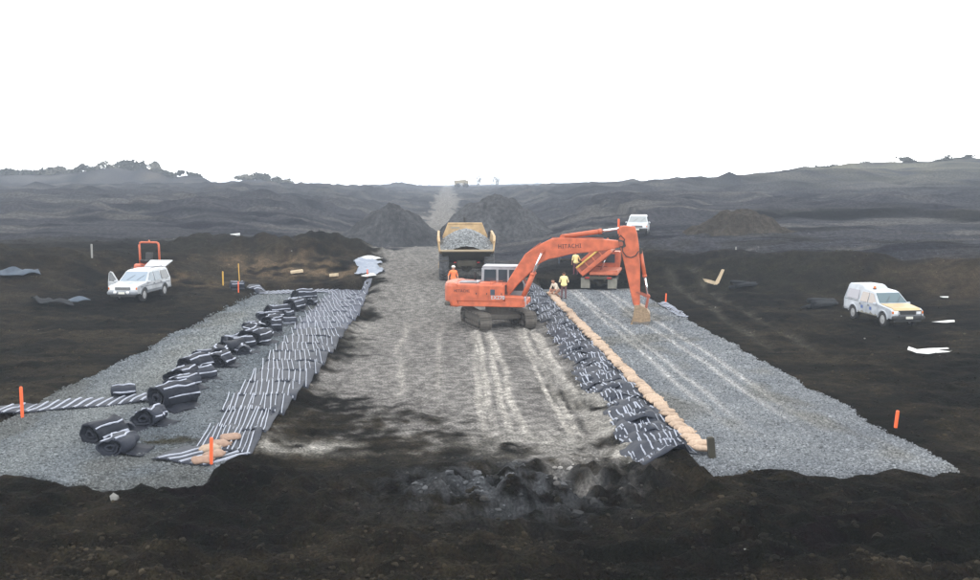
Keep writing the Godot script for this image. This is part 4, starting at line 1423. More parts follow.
	var bp := pv([0.34, 1.55, 0.62, 1.62, 1.12, 2.25, 2.27, 3.38, 2.75, 3.62, 3.33, 3.74, 3.93, 3.90, 5.79, 4.12, 6.44, 4.28, 6.62, 4.38, 6.60, 4.54, 6.40, 4.62, 5.56, 4.69, 3.32, 4.75, 2.85, 4.68, 2.37, 4.45, 1.52, 3.90, 0.77, 2.75, 0.30, 1.95])
	prism(bm, bp, XY, [-0.29, -0.26, 0.26, 0.29], [0.03, 0.0, 0.0, 0.03])
	var boom := commit("boom", bm, M.orange, o)
	var br := stg()
	for s: float in [-1.0, 1.0]:
		prism(br, pv([3.20, 4.66, 3.70, 4.66, 3.56, 4.88, 3.36, 4.88]), XY, [s * 0.12 - 0.03, s * 0.12 + 0.03], [0.0, 0.0])
	cyl(br, Vector3(2.43, 4.06, -0.40), Vector3(2.43, 4.06, 0.40), 0.11, 16)
	cyl(br, Vector3(0.48, 1.78, -0.42), Vector3(0.48, 1.78, 0.42), 0.13, 16)
	cyl(br, Vector3(6.52, 4.46, -0.34), Vector3(6.52, 4.46, 0.34), 0.12, 16)
	commit("boom_bracket", br, M.orange_dark, boom)
	var pb := stg()
	for q in [[Vector2(1.4, 3.75), Vector2(2.30, 4.46)], [Vector2(2.9, 4.73), Vector2(5.6, 4.73)]]:
		for zz: float in [-0.1, 0.0, 0.1]:
			tube(pb, [Vector3(q[0].x, q[0].y, zz), Vector3((q[0].x + q[1].x) * 0.5, (q[0].y + q[1].y) * 0.5 + 0.03, zz), Vector3(q[1].x, q[1].y, zz)], [0.025, 0.025, 0.025], 6)
	commit("boom_pipe", pb, M.orange_dark, boom)
	text_mesh(boom, "maker_lettering", "HITACHI", 0.22, M.decal_dark, Transform3D(Basis(Vector3(0, 0, 1), 0.05), Vector3(3.85, 4.32, 0.292)))
	# rams
	for s: float in [-1.0, 1.0]:
		ram(o, Vector3(1.30, 1.38, s * 0.40), Vector3(2.43, 4.06, s * 0.40), 0.105, 0.55, "boom_ram", M.orange)
	ram(o, Vector3(3.46, 4.80, 0.0), Vector3(6.52, 5.26, 0.0), 0.125, 0.66, "arm_ram", M.orange)
	# arm
	var am := stg()
	prism(am, pv([6.42, 5.30, 6.62, 5.40, 7.22, 5.36, 7.34, 5.0, 7.44, 4.35, 7.52, 3.3, 7.54, 1.36, 7.46, 1.14, 7.30, 1.14, 7.18, 1.36, 6.68, 3.52, 6.44, 4.46, 6.40, 4.9]), XY, [-0.23, -0.20, 0.20, 0.23], [0.03, 0.0, 0.0, 0.03])
	var arm := commit("arm", am, M.orange, o)
	var ab := stg()
	for s: float in [-1.0, 1.0]:
		prism(ab, pv([6.36, 4.70, 6.70, 4.62, 6.78, 4.34, 6.60, 4.24, 6.40, 4.36]), XY, [s * 0.27 - 0.02, s * 0.27 + 0.02], [0.0, 0.0])
		prism(ab, pv([7.36, 4.30, 7.62, 4.22, 7.62, 3.98, 7.42, 3.9]), XY, [s * 0.12 - 0.025, s * 0.12 + 0.025], [0.0, 0.0])
	commit("pivot_plate", ab, M.steel_dark, arm)
	var ho := stg(true)
	tube(ho, [Vector3(6.55, 4.5, 0.27), Vector3(6.62, 4.05, 0.30), Vector3(6.80, 3.82, 0.31), Vector3(7.05, 3.76, 0.31), Vector3(7.28, 3.86, 0.30), Vector3(7.44, 4.10, 0.26)], [0.03, 0.03, 0.03, 0.03, 0.03, 0.03], 7)
	tube(ho, [Vector3(6.3, 4.66, 0.12), Vector3(6.5, 4.9, 0.25), Vector3(6.7, 4.7, 0.27), Vector3(6.62, 4.42, 0.28)], [0.03, 0.03, 0.03, 0.03], 7)
	commit("hose", ho, M.black, arm)
	ram(o, Vector3(7.52, 4.10, 0.0), Vector3(7.96, 1.72, 0.0), 0.10, 0.56, "bucket_ram", M.orange)
	var lk := stg()
	for s: float in [-1.0, 1.0]:
		slab(lk, [Vector3(7.30, 1.95, s * 0.26), Vector3(7.42, 1.98, s * 0.26), Vector3(8.02, 1.76, s * 0.26), Vector3(7.94, 1.65, s * 0.26)], Vector3(0, 0, s), 0.035)
		slab(lk, [Vector3(7.92, 1.78, s * 0.21), Vector3(8.03, 1.74, s * 0.21), Vector3(7.90, 1.0, s * 0.21), Vector3(7.78, 1.04, s * 0.21)], Vector3(0, 0, s), 0.035)
	commit("bucket_link", lk, M.orange_dark, o)
	# bucket: a curved shell between two cheek plates, mouth towards the machine
	var shell := [Vector2(7.26, 1.24), Vector2(7.55, 1.26), Vector2(7.86, 1.10), Vector2(8.04, 0.82), Vector2(8.06, 0.48), Vector2(7.92, 0.20), Vector2(7.55, 0.05), Vector2(7.05, 0.10)]
	var bk := stg()
	for i in shell.size() - 1:
		var a: Vector2 = shell[i]
		var b: Vector2 = shell[i + 1]
		var nrm := Vector2((b - a).y, -(b - a).x).normalized() * -1.0
		slab(bk, [Vector3(a.x, a.y, -0.60), Vector3(a.x, a.y, 0.60), Vector3(b.x, b.y, 0.60), Vector3(b.x, b.y, -0.60)], Vector3(nrm.x, nrm.y, 0), 0.035)
	for s: float in [-1.0, 1.0]:
		prism(bk, pv([7.26, 1.24, 7.55, 1.26, 7.86, 1.10, 8.04, 0.82, 8.06, 0.48, 7.92, 0.20, 7.55, 0.05, 7.05, 0.10, 7.0, 0.20, 7.14, 0.45, 7.22, 0.8]), XY, [s * 0.60 - 0.03, s * 0.60 + 0.03], [0.0, 0.0])
	var bko := commit("bucket", bk, M.bucket_tan, o)
	var wear := stg()
	prism(wear, pv([7.16, 0.05, 7.60, 0.03, 7.98, 0.22, 8.10, 0.5, 7.6, 0.42, 7.2, 0.46]), XY, [0.632, 0.645], [0.0, 0.0])
	commit("worn_cheek", wear, M.track_steel, bko)
	for k in 5:
		var te := stg()
		var z := lerpf(-0.54, 0.54, k / 4.0)
		prism(te, pv([7.14, 0.06, 7.12, 0.17, 6.80, 0.15]), XY, [z - 0.06, z + 0.06], [0.0, 0.0])
		commit("tooth", te, M.track_steel, bko)
	var sp := stg()
	prism(sp, pv([7.02, 0.18, 7.22, 0.72, 7.55, 0.7, 7.95, 0.42, 7.6, 0.12]), XY, [-0.55, 0.55], [0.0, 0.0])
	commit("spoil_in_bucket", sp, M.track_dirt, bko)

func build_dump_truck() -> void:
	# local +z is the truck's front; it faces away from us
	var X := 1.30
	var D := 63.2
	var y0 := h(1.3, 66.0)
	var o := thing("dump_truck", "big tan dump truck seen from behind with a heaped load of gravel", "dump truck", Vector3(X, y0, -D), PI)
	var W := 1.70
	var ZY := func(p: Vector2, t: float) -> Vector3: return Vector3(t, p.y, p.x)
	var ch := stg()
	for s: float in [-1.0, 1.0]:
		box(ch, Vector3(s * 0.45, 1.10, 4.6), Vector3(0.2, 0.45, 9.0), Basis.IDENTITY, 0.03)
	for z: float in [0.95, 2.9, 7.4]:
		cyl(ch, Vector3(-1.3, 0.95, z), Vector3(1.3, 0.95, z), 0.22, 14)
		tube(ch, [Vector3(0, 0.95, z - 0.42), Vector3(0, 0.95, z - 0.2), Vector3(0, 0.95, z + 0.35)], [0.15, 0.42, 0.42], 14)
	box(ch, Vector3(0, 1.15, 0.2), Vector3(1.3, 0.4, 0.25), Basis.IDENTITY, 0.05)
	commit("chassis", ch, M.truck_under, o)
	for z: float in [0.95, 2.9, 7.4]:
		for s: float in [-1.0, 1.0]:
			wheel(o, Vector3(s * 1.52, 0.95, z), 0.95, 0.68, M.truck_tan, 28, true)
	# tray
	var fl := stg()
	prism(fl, pv([-0.35, 1.98, 0.6, 1.72, 4.9, 1.55, 5.5, 1.75, 5.75, 2.3, 5.6, 2.3, 5.3, 1.9, 4.9, 1.72, 0.6, 1.90, -0.35, 2.10]), ZY, [-W, W], [0.0, 0.0])
	var fo := commit("tray_floor", fl, M.truck_tan, o)
	for k in 5:
		var rb := stg()
		box(rb, Vector3(0, 1.60, 0.6 + k * 0.95), Vector3(W * 2.0, 0.16, 0.14), Basis.IDENTITY, 0.02)
		commit("floor_rib", rb, M.truck_under, fo)
	var un := stg()
	slab(un, [Vector3(-W + 0.05, 1.95, -0.33), Vector3(W - 0.05, 1.95, -0.33), Vector3(W - 0.25, 1.30, 1.0), Vector3(-W + 0.25, 1.30, 1.0)], Vector3(0, -0.6, -1), 0.05)
	commit("tray_underside", un, M.truck_under, fo)
	for s: float in [-1.0, 1.0]:
		var sd := stg()
		prism(sd, pv([-0.30, 2.0, 0.6, 1.75, 4.9, 1.6, 5.6, 1.9, 5.75, 2.95, 5.3, 3.02, 0.8, 2.86, 0.0, 2.55]), func(p: Vector2, t: float) -> Vector3: return Vector3(s * (W + t + (p.y - 1.7) * 0.12), p.y, p.x), [0.0, 0.02, 0.06, 0.08], [0.02, 0.0, 0.0, 0.02])
		var so := commit("tray_side", sd, M.truck_tan, o)
		var rm := stg()
		tube(rm, [Vector3(s * (W + 0.12), 2.58, 0.0), Vector3(s * (W + 0.18), 2.88, 0.8), Vector3(s * (W + 0.20), 3.04, 5.3)], [0.08, 0.09, 0.09], 6)
		commit("top_rail", rm, M.truck_tan, so)
		for k in 4:
			var rb := stg()
			box(rb, Vector3(s * (W + 0.17), 2.3, 1.2 + k * 1.1), Vector3(0.12, 1.0, 0.14), Basis(Vector3(0, 0, 1), -s * 0.12), 0.02)
			commit("side_rib", rb, M.truck_tan, so)
		var mf := stg()
		box(mf, Vector3(s * 1.5, 1.35, -0.18), Vector3(0.62, 0.03, 0.10))
		commit("mudguard_bracket", mf, M.truck_under, o)
		var lt := stg()
		box(lt, Vector3(s * 0.78, 1.22, 0.10), Vector3(0.18, 0.08, 0.06), Basis.IDENTITY, 0.02)
		commit("tail_light", lt, mat_once("tail_red", lin(0.3, 0.02, 0.02), 0.2), o)
	var lp := stg()
	box(lp, Vector3(0, 2.03, -0.36), Vector3(W * 2.0 + 0.1, 0.14, 0.12), Basis.IDENTITY, 0.03)
	commit("tail_lip", lp, mat_once("lip_worn", lin(0.30, 0.24, 0.16), 0.6), o)
	var hb := stg()
	prism(hb, pv([-1.62, 2.0, 1.62, 2.0, 1.62, 2.7, 1.24, 3.62, -1.24, 3.62, -1.62, 2.7]), func(p: Vector2, t: float) -> Vector3: return Vector3(p.x, p.y, 5.55 + t + (p.y - 2.0) * 0.12), [0.0, 0.03, 0.09, 0.12], [0.03, 0.0, 0.0, 0.03])
	var hbo := commit("headboard", hb, M.truck_tan, o)
	var hr := stg()
	box(hr, Vector3(0, 3.60, 5.8), Vector3(2.5, 0.12, 0.2), Basis.IDENTITY, 0.03)
	commit("headboard_rail", hr, M.truck_tan, hbo)
	var tx := stg()
	box(tx, Vector3(0.72, 3.30, 5.69), Vector3(0.62, 0.10, 0.012))
	commit("worn_patch", tx, M.mudflap, hbo)
	# cab and bonnet ahead of the tray
	var cb := stg()
	prism(cb, pv([6.1, 1.3, 8.0, 1.3, 8.0, 2.1, 7.5, 2.95, 7.3, 3.05, 6.2, 3.05]), ZY, [-1.1, -1.0, 1.0, 1.1], [0.06, 0.0, 0.0, 0.06])
	var co := commit("cab", cb, M.truck_tan, o)
	var cwn := stg()
	slab(cwn, [Vector3(-0.85, 2.2, 6.095), Vector3(0.85, 2.2, 6.095), Vector3(0.85, 2.9, 6.15), Vector3(-0.85, 2.9, 6.15)], Vector3(0, 0, -1), 0.012)
	commit("rear_window", cwn, M.glass_dark, co)
	var bn := stg()
	prism(bn, pv([8.0, 1.1, 9.6, 1.0, 9.55, 1.7, 8.0, 2.0]), ZY, [-1.0, -0.9, 0.9, 1.0], [0.06, 0.0, 0.0, 0.06])
	commit("bonnet", bn, M.truck_tan, o)
	var ex := stg(true)
	tube(ex, [Vector3(0.02, 2.9, 6.2), Vector3(0.02, 3.9, 6.2), Vector3(0.02, 4.05, 6.12)], [0.09, 0.09, 0.08], 10)
	commit("exhaust_stack", ex, M.black, o)
	for s: float in [-1.0, 1.0]:
		var mi := stg()
		box(mi, Vector3(s * 1.9, 2.75, 7.6), Vector3(0.3, 0.45, 0.08), Basis.IDENTITY, 0.03)
		tube(mi, [Vector3(s * 1.1, 2.4, 7.5), Vector3(s * 1.8, 2.6, 7.58)], [0.025, 0.025], 6)
		commit("mirror", mi, M.black, o)
	# its load
	var xs: Array = []
	var ds: Array = []
	for i in 45:
		xs.append(X + lerpf(-1.78, 1.78, i / 44.0))
	for i in 61:
		ds.append(D + lerpf(-0.2, 5.55, i / 60.0))
	var hf := func(x: float, dd: float) -> float:
		var u := (x - X) / 1.78
		var v := (dd - D - 2.9) / 3.1
		var e := sqrt(u * u * 0.95 + pow(maxf(absf(v) - 0.25, 0.0) * 1.05, 2.0))
		return y0 + 2.35 + 0.92 * maxf(1.0 - pow(e, 1.7), 0.0) + nm.get_noise_2d(x * 2.5, dd * 2.5) * 0.05 - 0.35 * smoothstep(0.75, 1.0, -v)
	var cf := func(x: float, dd: float) -> Color:
		return Color(0.20, 0.215, 0.23).lerp(Color(0.30, 0.31, 0.315), wob(x, dd, 6.0))
	var l := MeshInstance3D.new()
	l.mesh = grid_mesh(xs, ds, hf, cf)
	l.material_override = M.pad
	l.name = numbered("gravel_load")
	add_child(l, true)
	tag(l, "grey gravel heaped in the tray of the tan dump truck", "gravel")
	l.set_meta("kind", "stuff")
	var xf: Array = []
	var cols: Array = []
	for i in 2200:
		var x := X + rng.randf_range(-1.6, 1.6)
		var dd := D + rng.randf_range(-0.15, 5.3)
		var sz := rng.randf_range(0.06, 0.14)
		xf.append(Transform3D(rand_basis(sz), Vector3(x, hf.call(x, dd) + 0.01, -dd)))
		var g := rng.randf_range(0.12, 0.34)
		cols.append(Color(g * 0.96, g, g * 1.04))
	scatter("gravel", "loose stones on top of the dump truck's gravel load", "gravel", xf, cols, stone_mesh(71, 0.9), M.stone)

func build_tipper() -> void:
	var D := 64.7
	var X := 10.35
	var y0 := gy(X, D)
	var o := thing("tipper_truck", "orange tipper truck with its tray tilted sideways, behind the excavator boom", "truck", Vector3(X, y0, -D), deg_to_rad(166))
	# local: +z front (away), +x is to our left
	var ch := stg()
	for s: float in [-1.0, 1.0]:
		box(ch, Vector3(s * 0.42, 0.85, 3.2), Vector3(0.12, 0.28, 6.4), Basis.IDENTITY, 0.02)
	box(ch, Vector3(0, 0.92, 0.05), Vector3(1.9, 0.22, 0.12), Basis.IDENTITY, 0.03)
	for z: float in [1.1, 2.35, 5.4]:
		cyl(ch, Vector3(-1.0, 0.5, z), Vector3(1.0, 0.5, z), 0.13, 12)
		tube(ch, [Vector3(0, 0.5, z - 0.3), Vector3(0, 0.5, z - 0.12), Vector3(0, 0.5, z + 0.25)], [0.1, 0.28, 0.26], 12)
	commit("chassis", ch, M.truck_under, o)
	for z: float in [1.1, 2.35]:
		for x: float in [-1.08, -0.76, 0.76, 1.08]:
			wheel(o, Vector3(x, 0.5, z), 0.5, 0.27, M.mudflap)
	for x: float in [-1.02, 1.02]:
		wheel(o, Vector3(x, 0.5, 5.4), 0.5, 0.29, M.mudflap)
	for s: float in [-1.0, 1.0]:
		var mf := stg()
		box(mf, Vector3(s * 0.92, 0.52, 0.42), Vector3(0.62, 0.72, 0.03), Basis.IDENTITY, 0.008)
		commit("mudflap", mf, M.mudflap, o)
		var tl := stg()
		box(tl, Vector3(s * 0.75, 0.92, -0.03), Vector3(0.3, 0.12, 0.05), Basis.IDENTITY, 0.015)
		commit("tail_light", tl, mat_once("tail_red", lin(0.3, 0.02, 0.02), 0.2), o)
	var dk := stg()
	box(dk, Vector3(-0.35, 1.20, 2.3), Vector3(1.95, 0.20, 4.5), Basis.IDENTITY, 0.04)
	box(dk, Vector3(-0.85, 1.32, 0.9), Vector3(0.9, 0.16, 1.4), Basis(Vector3(0, 0, 1), -0.12), 0.03)
	commit("subframe", dk, M.orange_dirty, o)
	# the tray, hinged along its left edge and tilted so that its right edge is high
	var hinge := Vector3(1.12, 1.10, 0.0)
	var tb := Basis(Vector3(0, 0, 1), deg_to_rad(-40))
	var at := func(x: float, y: float, z: float) -> Vector3: return hinge + tb * Vector3(-x, y, z)
	var L := 4.4
	var fl := stg()
	box(fl, at.call(1.3, 0.0, L * 0.5), Vector3(2.6, 0.12, L), tb, 0.03)
	var fo := commit("tray_floor", fl, M.orange_dirty, o)
	for k in 5:
		var rb := stg()
		box(rb, at.call(1.3, -0.11, 0.3 + k * 0.95), Vector3(2.4, 0.12, 0.1), tb, 0.02)
		commit("floor_rib", rb, M.orange_dark, fo)
	var er := stg()
	box(er, at.call(1.3, 0.04, -0.03), Vector3(2.62, 0.30, 0.14), tb, 0.03)
	commit("rear_sill", er, M.orange, fo)
	var eg := stg()
	box(eg, at.call(1.3, 0.34, 0.12), Vector3(2.5, 0.45, 0.05), tb, 0.01)
	var ego := commit("tailgate", eg, M.orange_dark, o)
	var et := stg()
	box(et, at.call(1.3, 0.62, 0.0), Vector3(2.6, 0.12, 0.14), tb, 0.03)
	commit("tailgate_rail", et, M.yellow, ego)
	for s in 5:
		var po := stg()
		box(po, at.call(0.1 + s * 0.6, 0.34, 0.06), Vector3(0.09, 0.5, 0.1), tb, 0.015)
		commit("tailgate_post", po, M.orange_dirty, ego)
	for x: float in [0.0, 2.6]:
		var sd := stg()
		box(sd, at.call(x, 0.34, L * 0.5), Vector3(0.08, 0.66, L), tb, 0.02)
		commit("tray_side", sd, M.orange_dirty, o)
	var fe := stg()
	box(fe, at.call(1.3, 0.45, L - 0.04), Vector3(2.6, 0.9, 0.08), tb, 0.02)
	commit("headboard", fe, M.orange_dirty, o)
	ram(o, Vector3(0.1, 0.95, 2.2), at.call(1.7, -0.15, 2.2), 0.09, 0.5, "tipping_ram", M.orange_dark)
	var cb := stg()
	prism(cb, pv([4.75, 0.7, 6.5, 0.7, 6.55, 1.5, 6.3, 2.35, 6.1, 2.42, 4.75, 2.42]), func(p: Vector2, t: float) -> Vector3: return Vector3(t, p.y, p.x), [-1.15, -1.08, 1.08, 1.15], [0.05, 0.0, 0.0, 0.05])
	var co := commit("cab", cb, M.orange, o)
	var rw := stg()
	slab(rw, [Vector3(-0.8, 1.6, 4.745), Vector3(0.8, 1.6, 4.745), Vector3(0.8, 2.25, 4.745), Vector3(-0.8, 2.25, 4.745)], Vector3(0, 0, -1), 0.012)
	commit("rear_window", rw, M.glass_dark, co)
	# dark blue water tank and the pale pole beside it
	var td := 71.5
	var tx := 8.95
	var t := thing("water_tank", "dark blue upright tank left of the tipper truck, below the excavator boom", "tank", Vector3(tx, gy(tx, td) - 0.03, -td), 0.15)
	var ts := stg()
	box(ts, Vector3(0, 0.66, 0), Vector3(0.86, 1.12, 0.8), Basis.IDENTITY, 0.06)
	var to := commit("tank_body", ts, M.tank_blue, t)
	for k in 4:
		var ri := stg()
		box(ri, Vector3(0, 0.3 + k * 0.24, 0), Vector3(0.89, 0.03, 0.83), Basis.IDENTITY, 0.01)
		commit("rib", ri, M.tank_blue, to)
	var tp := stg()
	box(tp, Vector3(0, 0.06, 0), Vector3(1.0, 0.12, 0.9), Basis.IDENTITY, 0.02)
	commit("base", tp, M.wood_dark, t)
	var lid := stg(true)
	cyl(lid, Vector3(0, 1.22, 0), Vector3(0, 1.28, 0), 0.2, 16)
	commit("lid", lid, M.tank_blue, to)
	var po := stg()
	cyl(po, Vector3.ZERO, Vector3(0.05, 1.25, 0), 0.05, 8, 0.045)
	var pol := commit("pole", po, M.sheet_blue)
	pol.position = Vector3(8.38, gy(8.38, 71.0), -71.0)
	tag(pol, "pale blue upright pole beside the dark blue tank", "pole")

# ---------------------------------------------------------------- black webbing with white bars, sandbags, pegs, scrap
func ribbon(st: SurfaceTool, f: Callable, u0: float, u1: float, v0: float, v1: float, nu: int, nv: int, th: float) -> void:
	var top: Array = []
	for i in nu + 1:
		var r: Array = []
		for j in nv + 1:
			r.append(f.call(lerpf(u0, u1, float(i) / nu), lerpf(v0, v1, float(j) / nv)))
		top.append(r)
	var dn := Vector3(0, -th, 0)
	for i in nu:
		for j in nv:
			quad(st, top[i][j], top[i + 1][j], top[i + 1][j + 1], top[i][j + 1], Vector3.UP)
			quad(st, top[i][j] + dn, top[i + 1][j] + dn, top[i + 1][j + 1] + dn, top[i][j + 1] + dn, Vector3.DOWN)
	for i in nu:
		for e in [0, nv]:
			var a: Vector3 = top[i][e]
			var b: Vector3 = top[i + 1][e]
			quad(st, a, b, b + dn, a + dn, a - top[i][nv / 2])
	for j in nv:
		for e in [0, nu]:
			var a: Vector3 = top[e][j]
			var b: Vector3 = top[e][j + 1]
			quad(st, a, b, b + dn, a + dn, a - top[nu / 2][j])

func bar_on(parent: Node3D, f: Callable, u: float, du: float, v0: float, v1: float, w: float, m: Material) -> void:
	var st := stg()
	var n := 4
	var prev: Array = []
	for i in n + 1:
		var v := lerpf(v0, v1, float(i) / n)
		var p: Vector3 = f.call(u + du * (v - v0), v)
		var q: Vector3 = f.call(u + du * (v - v0) + 0.02, v)
		var s := (q - p).normalized() * w * 0.5
		var ring := [p - s, p - s * 0.7 + Vector3(0, 0.03, 0), p + s * 0.7 + Vector3(0, 0.03, 0), p + s]
		if i > 0:
			for k in 3:
				quad(st, prev[k], prev[k + 1], ring[k + 1], ring[k], Vector3.UP + (s * (k - 1.0)).normalized() * (1.0 if k != 1 else 0.0))
		prev = ring
	commit("white_bar", st, m, parent)

func build_webbing() -> void:
	# the covered edge of the left bed: strip after strip, each 2 m wide, laid across the edge
	var i := 0
	var d := 25.4
	while d < 63.6:
		i += 1
		var wd := rng.randf_range(2.3, 2.8)
		var xl := lerpf(-7.15, -7.9, clampf((d - 27.0) / 30.0, 0.0, 1.0)) + rng.randf_range(-0.12, 0.12)
		if i <= 2:
			xl = -6.9 + rng.randf_range(-0.1, 0.1)
		var xr := lerpf(-5.3, -5.08, clampf((d - 27.0) / 10.0, 0.0, 1.0)) + rng.randf_range(-0.07, 0.07)
		var skew := rng.randf_range(-0.05, 0.05) - (0.30 if i < 3 else 0.0)
		var ph := rng.randf() * 20.0
		var lift := rng.randf_range(-0.01, 0.012)
		var f := func(u: float, v: float) -> Vector3:
			var x := lerpf(xl, xr, u)
			var dd := d + v * wd + skew * (u - 0.5) * 2.0
			x += -0.10 * (v - 0.5)
			var y := maxf(gy(x, dd), gy(x - 0.25, dd) - 0.12) + 0.05
			y += lift * (1.0 - v) + 0.025 * sin(u * 9.0 + ph) * sin(v * 3.0 + ph) + 0.015 * sin(u * 31.0 + ph * 2.0) * (0.4 + v)
			return Vector3(x, y, -dd)
		var st := stg(true)
		ribbon(st, f, 0.0, 1.0, -0.02, 1.1, 16, 6, 0.02)
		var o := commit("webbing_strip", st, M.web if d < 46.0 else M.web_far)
		tag(o, "black webbing strip with white bars over the left bed's edge, %s from the near end" % ordinal(i), "webbing", "webbing strips over the left edge")
		var n := 11
		for k in n:
			var u := (k + 0.5) / n + rng.randf_range(-0.012, 0.012)
			var sl := rng.randf_range(-0.17, -0.10)
			bar_on(o, f, u, sl, 0.0, rng.randf_range(0.9, 1.04), rng.randf_range(0.03, 0.042), M.web_bar)
		d += wd * 0.87
	# strips hanging over the right bank under the sandbags
	d = 24.6
	i = 0
	while d < 62.5:
		i += 1
		var wd := rng.randf_range(1.2, 1.7)
		var xl := 5.05 + nz.get_noise_1d(d * 2.0) * 0.5 + rng.randf_range(-0.1, 0.1)
		var xr := 6.72
		var ph := rng.randf() * 20.0
		var skew := rng.randf_range(-0.5, 0.1)
		var f := func(u: float, v: float) -> Vector3:
			var x := lerpf(xl, xr, u)
			var dd := d + v * wd + skew * (1.0 - u)
			var y := gy(x, dd) - 0.02 + 0.09 * smoothstep(0.0, 0.25, u) + 0.04 * sin(PI * u) + 0.05 * smoothstep(0.0, 0.3, u) * sin(u * 9.0 + ph + v * 3.0) + 0.04 * sin(v * 7.0 + ph * 3.0 + u * 4.0)
			return Vector3(x, y, -dd)
		var st := stg(true)
		ribbon(st, f, 0.0, 1.0, -0.08, 1.2, 12, 8, 0.02)
		var o := commit("webbing_strip", st, M.web)
		tag(o, "crumpled black webbing strip on the bank below the sandbags, %s from the near end" % ordinal(i), "webbing", "webbing strips below the sandbags")
		for k in 11:
			var u := (k + 0.35) / 11.0 + rng.randf_range(-0.03, 0.03)
			var v0 := rng.randf_range(0.02, 0.2)
			var brk := rng.randf_range(0.4, 0.6)
			bar_on(o, f, u, rng.randf_range(-0.12, 0.06), v0, brk - 0.05, rng.randf_range(0.03, 0.045), M.web_bar)
			if rng.randf() < 0.8:
				bar_on(o, f, u + rng.randf_range(-0.05, 0.05), rng.randf_range(-0.12, 0.06), brk + 0.05, rng.randf_range(0.8, 0.98), rng.randf_range(0.03, 0.045), M.web_bar)
		d += wd * 0.8
	# strips rolled out flat across a bed: [x0, d0, x1, d1, width, label]
	for q in [[-14.6, 30.2, -8.9, 32.4, 1.35, "flat black webbing strip with slanting white bars across the near left bed"],
			[-13.4, 64.3, -8.1, 64.9, 1.9, "flat black webbing strip across the far end of the left bed"],
			[-7.5, 25.3, -5.9, 24.6, 1.3, "webbing strip end lying by the peg at near end of left bed"],
			[13.1, 57.5, 12.9, 51.0, 0.55, "half-buried webbing along the right bed's outer edge, beyond the bucket"]]:
		var a := Vector2(q[0], q[1])
		var b := Vector2(q[2], q[3])
		var pr := (b - a).orthogonal().normalized()
		if pr.y < 0.0:
			pr = -pr
		var ln := a.distance_to(b)
		var wd: float = q[4]
		var f := func(u: float, v: float) -> Vector3:
			var p := a.lerp(b, u) + pr * (v - 0.5) * wd
			return Vector3(p.x, gy(p.x, p.y) + 0.055 + 0.025 * sin(u * ln * 3.0) + 0.02 * sin(v * 5.0 + u * 9.0), -p.y)
		var st := stg(true)
		ribbon(st, f, 0.0, 1.0, 0.0, 1.0, int(ln * 4.0) + 2, 5, 0.02)
		var o := commit("webbing_strip", st, M.web if q[0] < 0.0 else M.roll_black)
		tag(o, q[5], "webbing")
		var n := int(ln / 0.33)
		for k in n:
			bar_on(o, f, (k + 0.5) / n, 0.45 * wd / ln, 0.02, 0.98, 0.08, M.web_bar)

